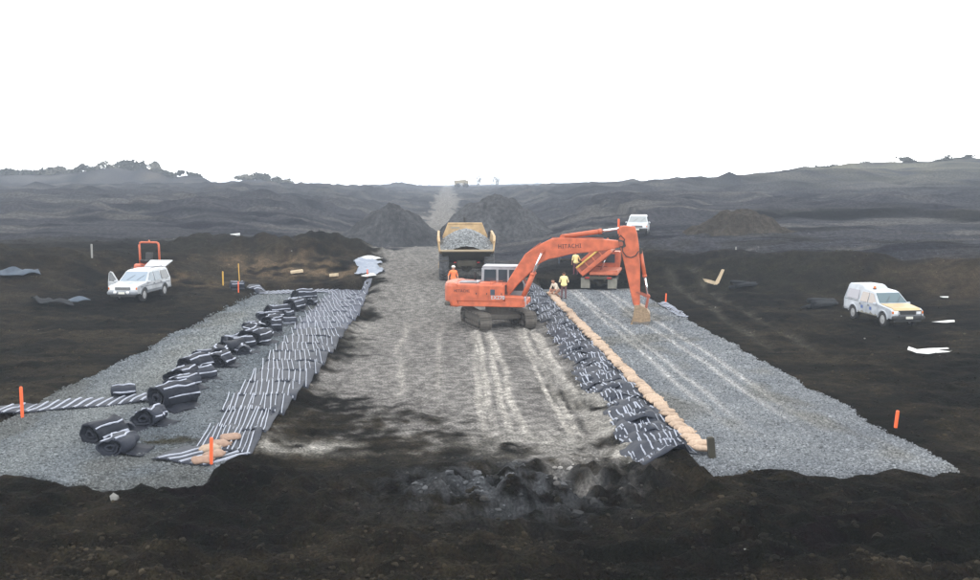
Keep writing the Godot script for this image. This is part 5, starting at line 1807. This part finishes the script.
	# rolls left along the bed: [px x, d, length, radius, yaw deg, label, pale]
	var rolls := [
		[-9.35, 33.6, 1.7, 0.40, 30, "black roll between the big bundle and the fat open-ended roll"],
		[-9.7, 34.8, 1.8, 0.44, 10, "second black roll short of the fat open-ended roll, tilted"],
		[-9.15, 35.4, 1.5, 0.36, 45, "slack roll tucked against the right of the tilted one"],
		[-9.45, 39.4, 1.6, 0.42, -15, "slumped roll in the gap before the coiled-end roll"],
		[-9.1, 42.2, 1.7, 0.42, 50, "slumped roll just short of the broad roll"],
		[-9.3, 50.4, 1.8, 0.44, 35, "dark roll bridging the middle and far clusters"],
		[-9.0, 56.6, 1.8, 0.46, 30, "dark roll bridging the far cluster and the largest roll"],
		[-9.75, 26.9, 1.9, 0.42, 24, "black webbing roll nearest the camera on the left of a pair"],
		[-8.85, 25.5, 1.6, 0.38, 6, "squashed black roll beside it, closest of all to the near edge of the left bed"],
		[-8.98, 28.6, 1.3, 0.40, 8, "short black roll with one open end, just before the big bluish bundle"],
		[-8.95, 30.9, 2.2, 0.56, 38, "big bluish-black bundle with upright white bars where the flat strip ends"],
		[-9.75, 36.6, 2.0, 0.50, 20, "fat black roll with dark open end, second cluster from the camera"],
		[-9.0, 37.9, 1.7, 0.42, 12, "roll lying behind and right of the fat open-ended roll"],
		[-10.1, 39.6, 1.3, 0.32, 50, "small roll with a bright bar on top of its left end, behind the fat roll"],
		[-9.35, 41.0, 1.9, 0.42, 25, "roll with a pale coiled end halfway along the row"],
		[-8.75, 43.4, 2.2, 0.56, 14, "broad roll with five bright bars in the middle of the row"],
		[-9.2, 46.0, 1.9, 0.46, -30, "tangled roll with crossing white bars behind the broad roll"],
		[-8.45, 47.0, 0.9, 0.44, 75, "roll standing end-on so that its ring-shaped end faces the camera"],
		[-9.0, 48.8, 1.8, 0.42, 18, "roll behind the ring-ended one"],
		[-8.35, 49.6, 1.6, 0.28, 70, "thin pale roll pointing right, behind the ring-ended one"],
		[-9.9, 51.6, 1.3, 0.33, 65, "small grey-black roll at the left of the far cluster"],
		[-9.35, 52.6, 2.0, 0.48, 55, "wide dark roll in the middle of the far cluster"],
		[-8.8, 54.9, 2.1, 0.52, 20, "roll with bright bars at the right of the far cluster"],
		[-8.75, 58.4, 2.1, 0.62, 58, "largest roll at the far end, under a loose coil"],
		[-9.2, 59.6, 1.6, 0.44, 40, "loose coil on the left behind the largest far roll"],
		[-11.1, 32.6, 1.3, 0.30, 70, "small greyish roll lying alone beyond the flat strip"],
		[-9.45, 27.6, 1.2, 0.26, -40, "thin roll wedged across the back of the nearest pair"],
		[-9.25, 38.6, 1.3, 0.30, 62, "small roll lying crosswise between the fat roll and the coiled one"],
		[-8.75, 40.6, 1.2, 0.30, -20, "small roll with two bars, in front of the coiled one"],
		[-9.75, 43.0, 1.3, 0.34, 48, "narrow roll leaning against the left side of the broad roll"],
		[-8.7, 45.6, 1.1, 0.30, 10, "narrow roll in front of the tangled one"],
		[-9.75, 47.6, 1.2, 0.34, 40, "dull black roll left of the ring-ended one"],
		[-8.75, 52.0, 1.1, 0.30, 30, "small dark roll in front of the far cluster"],
		[-9.6, 54.2, 1.1, 0.34, 70, "dark roll at the back left of the far cluster"],
		[-8.2, 57.4, 1.0, 0.32, 10, "small roll leaning on the right of the largest far roll"],
		[-13.9, 63.4, 1.5, 0.38, 70, "small dark roll at the far left corner of the left bed"],
	]
	for r in rolls:
		var x: float = r[0]
		var dd: float = r[1]
		var L: float = r[2] * 0.60
		var R: float = r[3] * 0.82
		var sd := rng.randf() * 10.0
		var o := thing("webbing_roll", r[5], "roll", Vector3(x, gy(x, dd) - 0.03, -dd), deg_to_rad(-r[4]), "rolls of webbing along the left bed")
		var pale := R < 0.34
		var surf := func(a: float, t: float) -> Vector3:
			var rr := R * (1.0 + 0.11 * sin(a * 2.0 + sd) + 0.09 * sin(a * 3.0 + sd * 2.0 + t * 3.0) + 0.05 * sin(t * 7.0 + sd * 3.0) + 0.045 * sin(a * 7.0 + t * 5.0) + 0.025 * sin(a * 12.0 - t * 9.0 + sd))
			var y := sin(a) * rr * 0.84 + R * 0.80
			return Vector3(cos(a) * rr * 1.08 + 0.05 * sin(t * 4.0 + sd), maxf(y, 0.03), t * L * 0.5)
		var st := stg(true)
		var n := 34
		for k in n:
			for j in 5:
				var a0 := TAU * k / n
				var a1 := TAU * (k + 1) / n
				var t0 := -1.0 + 0.4 * j
				quad(st, surf.call(a0, t0), surf.call(a1, t0), surf.call(a1, t0 + 0.4), surf.call(a0, t0 + 0.4), Vector3(cos(a0), sin(a0), 0))
		# ends: wound layers as stepped rings with an open core
		for s: float in [-1.0, 1.0]:
			var cen: Vector3 = Vector3(0.05 * sin(4.0 * s + sd), R * 0.86, s * L * 0.5)
			cen.y = R * 0.80
			var levels := [[1.0, 0.0], [0.86, 0.0], [0.85, -0.06], [0.72, -0.05], [0.71, 0.01], [0.58, 0.0], [0.57, -0.05], [0.40, -0.04], [0.38, 0.0], [0.24, 0.0], [0.22, -0.18]]
			for q in levels.size() - 1:
				for k in n:
					var e0: Vector3 = surf.call(TAU * k / n, s)
					var e1: Vector3 = surf.call(TAU * (k + 1) / n, s)
					var g := func(e: Vector3, lv: Array) -> Vector3: return cen.lerp(e, lv[0]) + Vector3(0, 0, s * lv[1])
					quad(st, g.call(e0, levels[q]), g.call(e1, levels[q]), g.call(e1, levels[q + 1]), g.call(e0, levels[q + 1]), Vector3(0, 0, s) + (cen - e0) * 0.2)
		commit("roll_body", st, M.web if pale else M.roll_black, o)
		var nb := int(TAU * R / 0.34)
		for k in nb:
			var a := TAU * k / nb + sd
			if sin(a) < -0.5 or rng.randf() < 0.04:
				continue
			var bs := stg()
			var prev: Array = []
			var t0 := rng.randf_range(-1.0, -0.85)
			var t1 := rng.randf_range(0.8, 1.0)
			var wv := 0.03 / R
			for j in 5:
				var t := lerpf(t0, t1, j / 4.0)
				var lift: Vector3 = Vector3(cos(a), sin(a), 0) * 0.035
				var ring := [surf.call(a - wv, t), surf.call(a - wv * 0.7, t) + lift, surf.call(a + wv * 0.7, t) + lift, surf.call(a + wv, t)]
				if j > 0:
					for e in 3:
						quad(bs, prev[e], prev[e + 1], ring[e + 1], ring[e], lift)
				prev = ring
			commit("white_bar", bs, M.roll_bar, o)
		# a loose flap
		var fs := stg(true)
		var ff := func(u: float, v: float) -> Vector3:
			return Vector3(R * 0.8 + u * 0.55, 0.05 + 0.28 * R * pow(1.0 - u, 2.0) + 0.04 * sin(v * 5.0 + sd), (v - 0.5) * L * 0.9)
		ribbon(fs, ff, 0.0, 1.0, 0.0, 1.0, 4, 3, 0.015)
		commit("loose_flap", fs, M.roll_black, o)

func bag_mesh(sd: int) -> ArrayMesh:
	var r := RandomNumberGenerator.new()
	r.seed = sd
	var st := stg(true)
	var a0 := r.randf() * 6.0
	var f := func(i: int, j: int) -> Vector3:
		var u := TAU * i / 16.0
		var v := PI * j / 8.0
		var sx: float = signf(cos(u)) * pow(absf(cos(u)), 0.55)
		var sz: float = signf(sin(u)) * pow(absf(sin(u)), 0.6)
		var sv: float = pow(sin(v), 0.6)
		var y: float = cos(v)
		y = y * (0.14 if y > 0.0 else 0.10) * (1.0 + 0.25 * sin(u * 2.0 + a0) * sv)
		return Vector3(sx * sv * 0.40 * (1.0 + 0.05 * sin(u * 3.0 + a0)), y + 0.02 * sin(sx * 6.0 + a0) * sv, sz * sv * (0.25 + 0.03 * sin(u + a0)))
	for i in 16:
		for j in 8:
			var m: Vector3 = (f.call(i, j) + f.call(i + 1, j + 1)) * 0.5
			quad(st, f.call(i, j), f.call(i + 1, j), f.call(i + 1, j + 1), f.call(i, j + 1), m)
	# the tied end
	tube(st, [Vector3(0.37, 0, 0), Vector3(0.41, 0.015, 0), Vector3(0.45, 0.03, 0.02)], [0.10, 0.05, 0.07], 8, 0.5)
	st.generate_normals()
	return st.commit()

func build_sandbags() -> void:
	var meshes: Array = []
	for k in 5:
		meshes.append(bag_mesh(200 + k))
	var d := 24.55
	var i := 0
	while d < 62.3:
		i += 1
		var x := 6.78 + nz.get_noise_1d(d * 3.0) * 0.10
		var o := MeshInstance3D.new()
		o.mesh = meshes[rng.randi() % 5]
		o.material_override = M.sandbag if rng.randf() < 0.7 else M.sandbag_b
		o.name = numbered("sandbag")
		add_child(o, true)
		o.position = Vector3(x, gy(x, d) + 0.13 + rng.randf_range(0.0, 0.05), -d)
		o.rotation = Vector3(rng.randf_range(-0.08, 0.3), rng.randf_range(-0.35, 0.1) + (PI if rng.randf() < 0.5 else 0.0), rng.randf_range(-0.15, 0.15))
		o.scale = Vector3(rng.randf_range(0.54, 0.70), 0.68, rng.randf_range(0.78, 0.92))
		tag(o, "tan sandbag along the right bed's edge, %s from the near end" % ordinal(i), "sandbag", "sandbags lining the right bed")
		d += rng.randf_range(0.385, 0.44)
	i = 0
	for q in [[-6.35, 24.3], [-6.15, 24.75], [-6.4, 25.4], [-6.25, 25.9], [-6.15, 26.6]]:
		i += 1
		var o := MeshInstance3D.new()
		o.mesh = meshes[i % 5]
		o.material_override = M.sandbag_dirty if i % 3 != 0 else M.sandbag_b
		o.name = numbered("sandbag")
		add_child(o, true)
		o.position = Vector3(q[0], gy(q[0], q[1]) + (0.10 if i < 6 else 0.18), -q[1])
		o.rotation = Vector3(0.0, rng.randf_range(0.2, 0.9), rng.randf_range(-0.1, 0.1))
		o.scale = Vector3(0.7, 0.75, 0.95)
		tag(o, "dirty tan sandbag among the webbing at left bed's near end, %s from the orange peg" % ordinal(i), "sandbag", "sandbags under the left webbing")

func peg(x: float, d: float, ht: float, m: Material, label: String, lean: float, w := 0.075) -> void:
	var st := stg()
	var top := Vector3(lean * ht, ht, lean * 0.5 * ht)
	var q := [Vector3(-0.05 * lean, -0.25, 0), top]
	tube(st, [q[0], q[0].lerp(q[1], 0.3), q[0].lerp(q[1], 0.97), q[1]], [w * 0.35, w * 0.7, w * 0.7, w * 0.5], 4)
	var o := commit("marker_peg", st, m)
	o.position = Vector3(x, gy(x, d), -d)
	tag(o, label, "peg", "survey pegs")

func sheet(n: String, label: String, cat: String, x: float, d: float, yaw: float, poly: Array, m: Material, amp: float, th: float, tilt := 0.0) -> void:
	# a torn, buckled sheet lying on the ground
	var o := thing(n, label, cat, Vector3(x, gy(x, d) + 0.05, -d), yaw)
	var st := stg(true)
	var P := pv(poly)
	var sd := rng.randf() * 30.0
	var tris := Geometry2D.triangulate_polygon(P)
	var up := func(p: Vector2) -> Vector3: return Vector3(p.x, 0.04 + amp * (0.5 + 0.5 * sin(p.x * 3.1 + sd) * cos(p.y * 3.7 + sd)) + tilt * p.y, p.y)
	for k in range(0, tris.size(), 3):
		# split each triangle twice so that it can buckle
		var a := P[tris[k]]
		var b := P[tris[k + 1]]
		var c := P[tris[k + 2]]
		for i in 6:
			for j in 6 - i:
				var g := func(ii: int, jj: int) -> Vector2: return a + (b - a) * (ii / 6.0) + (c - a) * (jj / 6.0)
				var list := [[[i, j], [i + 1, j], [i, j + 1]]]
				if i + j < 5:
					list.append([[i + 1, j], [i + 1, j + 1], [i, j + 1]])
				for t in list:
					var A: Vector3 = up.call(g.call(t[0][0], t[0][1]))
					var B: Vector3 = up.call(g.call(t[1][0], t[1][1]))
					var C: Vector3 = up.call(g.call(t[2][0], t[2][1]))
					tri(st, A, B, C, Vector3.UP)
					var dn := Vector3(0, -th, 0)
					tri(st, A + dn, B + dn, C + dn, Vector3.DOWN)
	for i in P.size():
		var i2 := (i + 1) % P.size()
		for s in 6:
			var A: Vector3 = up.call(P[i].lerp(P[i2], s / 6.0))
			var B: Vector3 = up.call(P[i].lerp(P[i2], (s + 1) / 6.0))
			var e := P[i2] - P[i]
			quad(st, A, B, B + Vector3(0, -th, 0), A + Vector3(0, -th, 0), Vector3(e.y, 0, -e.x))
	commit("sheet", st, m, o)

func pipe_bundle(label: String, x: float, d: float, yaw: float, n: int, L: float, r: float, m: Material) -> void:
	var o := thing("pipe_bundle", label, "pipes", Vector3(x, gy(x, d), -d), yaw)
	for k in n:
		var st := stg(true)
		var y := r + (0.0 if k < 3 else r * 1.7)
		var z := (k % 3) * r * 2.3 + (r if k >= 3 else 0.0) + rng.randf_range(-0.05, 0.05)
		var sk := rng.randf_range(-0.25, 0.25)
		var pts: Array = []
		var rad: Array = []
		for j in 9:
			var t := j / 8.0 - 0.5
			pts.append(Vector3(t * L + sk, y + 0.12 * sin(t * 2.5 + k), z + sk * t + 0.1 * sin(t * 4.0 + k)))
			rad.append(r)
		tube(st, pts, rad, 10)
		commit("pipe", st, m, o)

func build_small() -> void:
	peg(-13.15, 29.5, 0.98, M.peg, "orange peg at the far left, where the flat webbing strip begins", 0.0)
	peg(-6.1, 24.2, 0.72, M.peg, "orange peg among sandbags at the near end of the left bed", 0.05)
	peg(13.25, 27.1, 0.52, M.peg, "orange peg at the outer edge of the right bed, nearest the camera on that side", 0.1)
	peg(13.3, 57.2, 0.62, M.peg, "orange peg beyond the bucket at the right bed's far edge", 0.05)
	peg(-13.4, 61.5, 0.72, M.peg, "thin orange peg at the far left corner of the left bed", 0.0, 0.06)
	peg(-14.95, 64.0, 0.95, M.peg_yellow, "yellow peg on the bank left of the left bed's far corner", 0.0, 0.08)
	peg(-14.4, 66.5, 1.25, M.peg_yellow, "taller thin yellow peg behind the yellow one", -0.04, 0.05)
	peg(-5.6, 67.0, 0.55, M.peg, "short orange peg at the far end of the left bed, by the channel", 0.0)
	peg(15.2, 84.0, 1.3, M.peg, "orange peg on the dark slope just left of the white car", 0.0, 0.16)
	peg(-24.2, 66.0, 1.0, M.peg_pale, "pale peg on the bank left of the wagon", 0.0, 0.1)
	peg(21.5, 70.0, 0.75, M.peg_pale, "pale peg on the dark bank above the black pipes", 0.0, 0.09)
	peg(6.95, 24.15, 0.55, M.wood_dark, "dark stump at the near end of the sandbag row", -0.12, 0.17)
	# broken board
	var bx := 18.3
	var bd := 64.6
	var o := thing("broken_board", "pale broken board sticking out of the dark bank, bent in a V", "board", Vector3(bx, gy(bx, bd) + 0.1, -bd), 0.1)
	var st := stg()
	prism(st, pv([0.05, -0.1, 0.35, -0.12, 0.80, 0.95, 0.62, 0.98, 0.38, 0.5]), func(p: Vector2, t: float) -> Vector3: return Vector3(p.x, p.y, t), [-0.04, 0.04], [0.0, 0.0])
	commit("upright_piece", st, M.wood_pale, o)
	var s2 := stg()
	prism(s2, pv([0.3, -0.1, 0.3, 0.10, -0.3, 0.28, -0.75, 0.36, -0.6, 0.14, -0.2, 0.0]), func(p: Vector2, t: float) -> Vector3: return Vector3(p.x, p.y, 0.06 + t), [-0.05, 0.05], [0.0, 0.0])
	commit("fallen_piece", s2, M.wood_pale, o)
	# white scrap on the right
	sheet("plastic_scrap", "torn white plastic with two trailing strips on dark soil below the ute", "scrap", 20.3, 38.6, 0.1, [-0.95, -0.25, -0.72, -0.55, -0.55, -0.2, 0.2, -0.28, 0.95, -0.38, 0.96, -0.26, 0.3, -0.1, 0.75, 0.18, 0.7, 0.28, 0.1, 0.12, -0.3, 0.2, -0.8, 0.16], M.scrap_white, 0.07, 0.02, -0.22)
	sheet("plastic_scrap", "narrow white scrap lying just right of the ute's front", "scrap", 25.9, 48.2, -0.2, [-0.55, -0.12, 0.1, -0.2, 0.62, -0.32, 0.5, 0.15, -0.1, 0.2, -0.5, 0.1], M.scrap_white, 0.10, 0.02, -0.12)
	sheet("plastic_scrap", "small white scrap on the bank behind the ute", "scrap", 30.6, 57.0, -0.3, [-0.25, -0.1, 0.25, -0.08, 0.2, 0.12, -0.12, 0.1], M.scrap_white, 0.06, 0.02, -0.15)
	# black pipes and sheets
	pipe_bundle("black pipes heaped on the dark bank left of the ute", 22.4, 56.4, deg_to_rad(38), 5, 2.9, 0.14, M.sheet_black)
	pipe_bundle("short black pipes on the bank right of the broken board", 19.9, 63.4, deg_to_rad(30), 4, 2.2, 0.12, M.sheet_black)
	sheet("black_sheet", "long black plastic sheet crumpled on the ground left of the wagon", "plastic sheet", -22.6, 55.2, deg_to_rad(-24), [-1.9, -0.7, -0.9, -0.5, 0.3, 0.0, 1.4, -0.1, 1.9, 0.25, 0.9, 0.55, -0.4, 0.5, -1.5, 0.1], M.sheet_black, 0.35, 0.03, -0.1)
	sheet("plastic_flap", "grey-blue flap of plastic at the end of the black sheet", "plastic sheet", -21.2, 54.9, 0.1, [-0.75, -0.2, 0.1, -0.32, 0.85, -0.05, 0.2, 0.24, -0.6, 0.2], M.sheet_blue, 0.25, 0.03, -0.25)
	sheet("blue_sheet", "bluish plastic sheeting heaped on the bank at the far left", "plastic sheet", -27.1, 61.3, deg_to_rad(18), [-1.3, -0.4, -0.2, -0.7, 1.1, -0.5, 1.3, 0.1, 0.3, 0.5, -1.1, 0.4], M.sheet_blue, 0.4, 0.03, -0.25)
	# rumpled white sheeting in the ditch
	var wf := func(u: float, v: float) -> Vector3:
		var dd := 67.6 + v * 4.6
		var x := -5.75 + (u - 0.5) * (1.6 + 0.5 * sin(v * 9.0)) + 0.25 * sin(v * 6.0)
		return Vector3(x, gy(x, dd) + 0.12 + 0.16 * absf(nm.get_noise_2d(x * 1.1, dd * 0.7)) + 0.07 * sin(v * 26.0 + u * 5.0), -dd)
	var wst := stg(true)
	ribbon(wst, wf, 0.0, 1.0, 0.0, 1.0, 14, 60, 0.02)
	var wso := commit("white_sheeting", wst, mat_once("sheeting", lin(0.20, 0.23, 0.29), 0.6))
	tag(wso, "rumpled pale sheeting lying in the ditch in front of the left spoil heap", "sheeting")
	sheet("plastic_scrap", "pale rag of plastic lying on the bank in front of the rumpled sheeting", "scrap", -5.5, 66.9, 0.4, [-0.5, -0.2, 0.4, -0.3, 0.5, 0.2, -0.3, 0.25], M.scrap_white, 0.15, 0.02, -0.2)
	sheet("plastic_scrap", "pale rag of plastic at the far end of the rumpled sheeting", "scrap", -6.0, 72.6, 0.1, [-1.0, -0.3, 0.9, -0.4, 1.1, 0.2, -0.6, 0.3], M.scrap_white, 0.2, 0.02, -0.25)
	# pale beam on the slope
	var ps := stg()
	cyl(ps, Vector3(-1.35, 0.12, 0.3), Vector3(1.35, 0.42, -0.4), 0.12, 10)
	var pb := commit("long_pipe", ps, M.scrap_white)
	var cx := -19.9
	var cd := 86.0
	pb.position = Vector3(cx, gy(cx, cd) + 0.1, -cd)
	tag(pb, "long pale pipe lying on the dark slope behind the left bank", "pipe")
	# little pieces of tan timber on the ochre bank
	var ti := 0
	for q in [[-10.9, 69.4, 0.9, "tan timber offcut on the ochre bank behind the left bed"], [-8.1, 68.3, 0.7, "small tan offcut right of the timber on the ochre bank"]]:
		var s := stg()
		box(s, Vector3(0, 0.12, 0), Vector3(q[2], 0.22, 0.3), Basis(Vector3(0, 0, 1), 0.1), 0.03)
		var b := commit("timber_offcut", s, M.wood_pale)
		b.position = Vector3(q[0], gy(q[0], q[1]), -q[1])
		b.rotation.y = 0.3 - ti
		ti += 1
		tag(b, q[3], "timber")

func bush(label: String, x: float, d: float, r: float, ht: float, m: Material, group: String, n := 700) -> void:
	var o := thing("bush", label, "bush", Vector3(x, h(x, d) - 0.1, -d), 0.0, group)
	var ts := stg()
	var cl: Array = []
	for k in 7:
		var a := rng.randf() * TAU
		var q := rng.randf_range(0.1, 0.75)
		var tip := Vector3(cos(a) * r * q, ht * rng.randf_range(0.3, 1.0), sin(a) * r * q)
		tube(ts, [Vector3(0, -0.3, 0), tip * 0.3, tip * 0.6], [0.09, 0.06, 0.02], 5)
		cl.append([tip, r * rng.randf_range(0.35, 0.6)])
	commit("stems", ts, M.twig, o)
	var ls := stg()
	for k in n:
		var c: Array = cl[rng.randi() % cl.size()]
		var v := Vector3(rng.randf_range(-1, 1), rng.randf_range(-1, 1), rng.randf_range(-1, 1))
		if v.length() > 1.0:
			v = v.normalized() * rng.randf()
		var p: Vector3 = c[0] + v * c[1]
		p.y = maxf(c[0].y * 0.55 + v.y * ht * 0.42, -0.25) + h(x + p.x, d - p.z) - h(x, d)
		var b := rand_basis(r * rng.randf_range(0.10, 0.22))
		tri(ls, p, p + b.x, p + b.y * 0.8, b.z)
		tri(ls, p, p + b.x, p + b.z * 0.7, b.y)
	commit("foliage", ls, m, o)

func bare_tree(label: String, x: float, d: float, ht: float) -> void:
	var o := thing("sparse_tree", label, "tree", Vector3(x, h(x, d) - 0.2, -d), 0.0, "hazy trees where the road meets the sky")
	var ts := stg()
	var ls := stg()
	for k in 5:
		var a := rng.randf() * TAU
		var base := Vector3(rng.randf_range(-1, 1), 0, rng.randf_range(-1, 1))
		var top := base + Vector3(cos(a) * ht * 0.18, ht * rng.randf_range(0.7, 1.0), sin(a) * ht * 0.18)
		tube(ts, [base, base.lerp(top, 0.5) + Vector3(0.2, 0, 0), top], [0.22, 0.15, 0.05], 6)
		for j in 6:
			var p := base.lerp(top, rng.randf_range(0.35, 0.95))
			var a2 := rng.randf() * TAU
			var q := p + Vector3(cos(a2), rng.randf_range(0.2, 0.9), sin(a2)) * ht * 0.2
			tube(ts, [p, q], [0.08, 0.03], 5)
			for l in 26:
				var c := q + Vector3(rng.randf_range(-1, 1), rng.randf_range(-0.6, 0.8), rng.randf_range(-1, 1)) * ht * 0.10
				var b := rand_basis(ht * rng.randf_range(0.025, 0.05))
				tri(ls, c, c + b.x, c + b.y, b.z)
	commit("trunk", ts, M.twig, o)
	commit("crown", ls, M.leaf_pale, o)

func build_far() -> void:
	heap("spoil_heap", "dark conical spoil heap left of the haul road", -5.4, 97.0, 5.6, 4.3, 5.4, Color(0.11, 0.112, 0.122), 0)
	heap("spoil_heap", "tall dark spoil heap right of the haul road, behind the dump truck", 5.2, 103.0, 6.6, 4.9, 6.2, Color(0.13, 0.132, 0.142), 17)
	heap("spoil_heap", "low brown spoil heap on the slope right of the white car", 26.3, 84.5, 5.0, 2.0, 3.6, Color(0.09, 0.078, 0.066), 31)
	var B := [[-146, 300, 4.0, 2.6], [-139, 301, 4.5, 3.0], [-131, 299, 5.0, 2.9], [-122, 300, 4.0, 3.6], [-118, 298, 3.5, 4.2], [-113, 300, 4.0, 3.0], [-108, 299, 4.0, 2.6], [-103, 297, 3.6, 2.8], [-98, 299, 4.4, 3.0], [-94, 298, 3.8, 2.6], [-89, 300, 3.6, 2.4], [-84, 299, 4.0, 2.2], [-78, 302, 3.4, 1.8], [-64, 309, 3.6, 2.6], [-60, 310, 4.2, 3.4], [-56, 309, 3.8, 2.6], [-52, 310, 3.0, 2.0]]
	for i in B.size():
		var q: Array = B[i]
		bush("scrubby bush on the skyline at the left, %s from the left" % ordinal(i + 1), q[0] * 1.0, q[1] * 1.0, q[2] * 1.15, q[3] * 0.6, M.leaf if i % 3 != 1 else M.leaf_pale, "bushes on the left skyline")
	for i in 7:
		bush("small bush on the crest of the right hill, %s from the left" % ordinal(i + 1), 92.0 + i * 7.5 + rng.randf_range(-2, 2), 236.0 + rng.randf_range(-6, 6), rng.randf_range(2.0, 3.4), rng.randf_range(0.8, 1.4), M.leaf, "bushes on the right hill", 500)
	bare_tree("hazy sparse tree right of the vanishing road, left of two", 18.0, 560.0, 7.0)
	bare_tree("hazy sparse tree right of the vanishing road, right of two", 28.5, 560.0, 7.5)
	# a machine far down the haul road
	var o := thing("distant_truck", "faint hazy truck on the skyline where the haul road ends", "truck", Vector3(5.8, h(5.8, 400.0), -400.0), 0.3)
	var st := stg()
	prism(st, pv([-2.4, 1.6, 1.0, 1.6, 1.9, 3.1, 1.7, 3.2, -2.5, 2.9]), func(p: Vector2, t: float) -> Vector3: return Vector3(p.x, p.y, t), [-1.6, -1.5, 1.5, 1.6], [0.1, 0.0, 0.0, 0.1])
	commit("tray", st, M.far_machine, o)
	var s2 := stg()
	box(s2, Vector3(2.3, 2.0, 0), Vector3(1.5, 1.8, 2.4), Basis.IDENTITY, 0.15)
	box(s2, Vector3(0.2, 1.2, 0), Vector3(5.5, 0.5, 1.0), Basis.IDENTITY, 0.1)
	commit("cab", s2, M.far_machine, o)
	for x: float in [-1.5, 2.2]:
		for z: float in [-1.3, 1.3]:
			var w := stg(true)
			cyl(w, Vector3(x, 0.85, z - 0.3), Vector3(x, 0.85, z + 0.3), 0.85, 16)
			commit("wheel", w, M.rubber, o)

# ----------------------------------------------------------------
func _ready() -> void:
	rng.seed = 1512
	nz.seed = 3; nz.noise_type = FastNoiseLite.TYPE_SIMPLEX_SMOOTH; nz.frequency = 0.11; nz.fractal_octaves = 3
	nf.seed = 8; nf.noise_type = FastNoiseLite.TYPE_SIMPLEX_SMOOTH; nf.frequency = 0.42; nf.fractal_octaves = 3
	nm.seed = 12; nm.noise_type = FastNoiseLite.TYPE_SIMPLEX_SMOOTH; nm.frequency = 1.3; nm.fractal_octaves = 3
	var cam := Camera3D.new()
	cam.name = "camera"
	add_child(cam)
	cam.fov = 33.86
	cam.near = 0.1
	cam.far = 4000.0
	cam.position = Vector3(0, CAM_H, 0)
	cam.rotation = Vector3(deg_to_rad(-6.17), deg_to_rad(-2.58), 0)
	cam.current = true
	var sky_m := ProceduralSkyMaterial.new()
	sky_m.sky_top_color = Color(0.735, 0.74, 0.74)
	sky_m.sky_horizon_color = Color(1.0, 1.0, 0.99)
	sky_m.sky_curve = 0.12
	sky_m.sky_energy_multiplier = 2.3
	sky_m.ground_bottom_color = Color(0.12, 0.12, 0.12)
	sky_m.ground_horizon_color = Color(0.6, 0.62, 0.64)
	sky_m.use_debanding = true
	var sky := Sky.new()
	sky.sky_material = sky_m
	var env := Environment.new()
	env.background_mode = Environment.BG_SKY
	env.sky = sky
	env.tonemap_mode = Environment.TONE_MAPPER_LINEAR
	env.tonemap_exposure = 0.74
	env.fog_enabled = true
	env.fog_density = 0.00075
	env.fog_light_color = Color(0.88, 0.93, 1.0)
	env.sdfgi_enabled = true
	env.ssao_enabled = true
	env.ssil_enabled = true
	var we := WorldEnvironment.new()
	we.name = "world_environment"
	we.environment = env
	add_child(we)
	var sun := DirectionalLight3D.new()
	sun.name = "sun"
	sun.light_energy = 0.35
	sun.light_angular_distance = 14.0
	sun.light_color = Color(1.0, 0.96, 0.9)
	sun.shadow_enabled = true
	add_child(sun)
	sun.rotation = Vector3(deg_to_rad(-58), deg_to_rad(-155), 0)
	make_materials()
	build_ground()
	build_far()
	build_excavator()
	build_dump_truck()
	build_tipper()
	build_cars()
	build_webbing()
	build_sandbags()
	build_people()
	build_small()
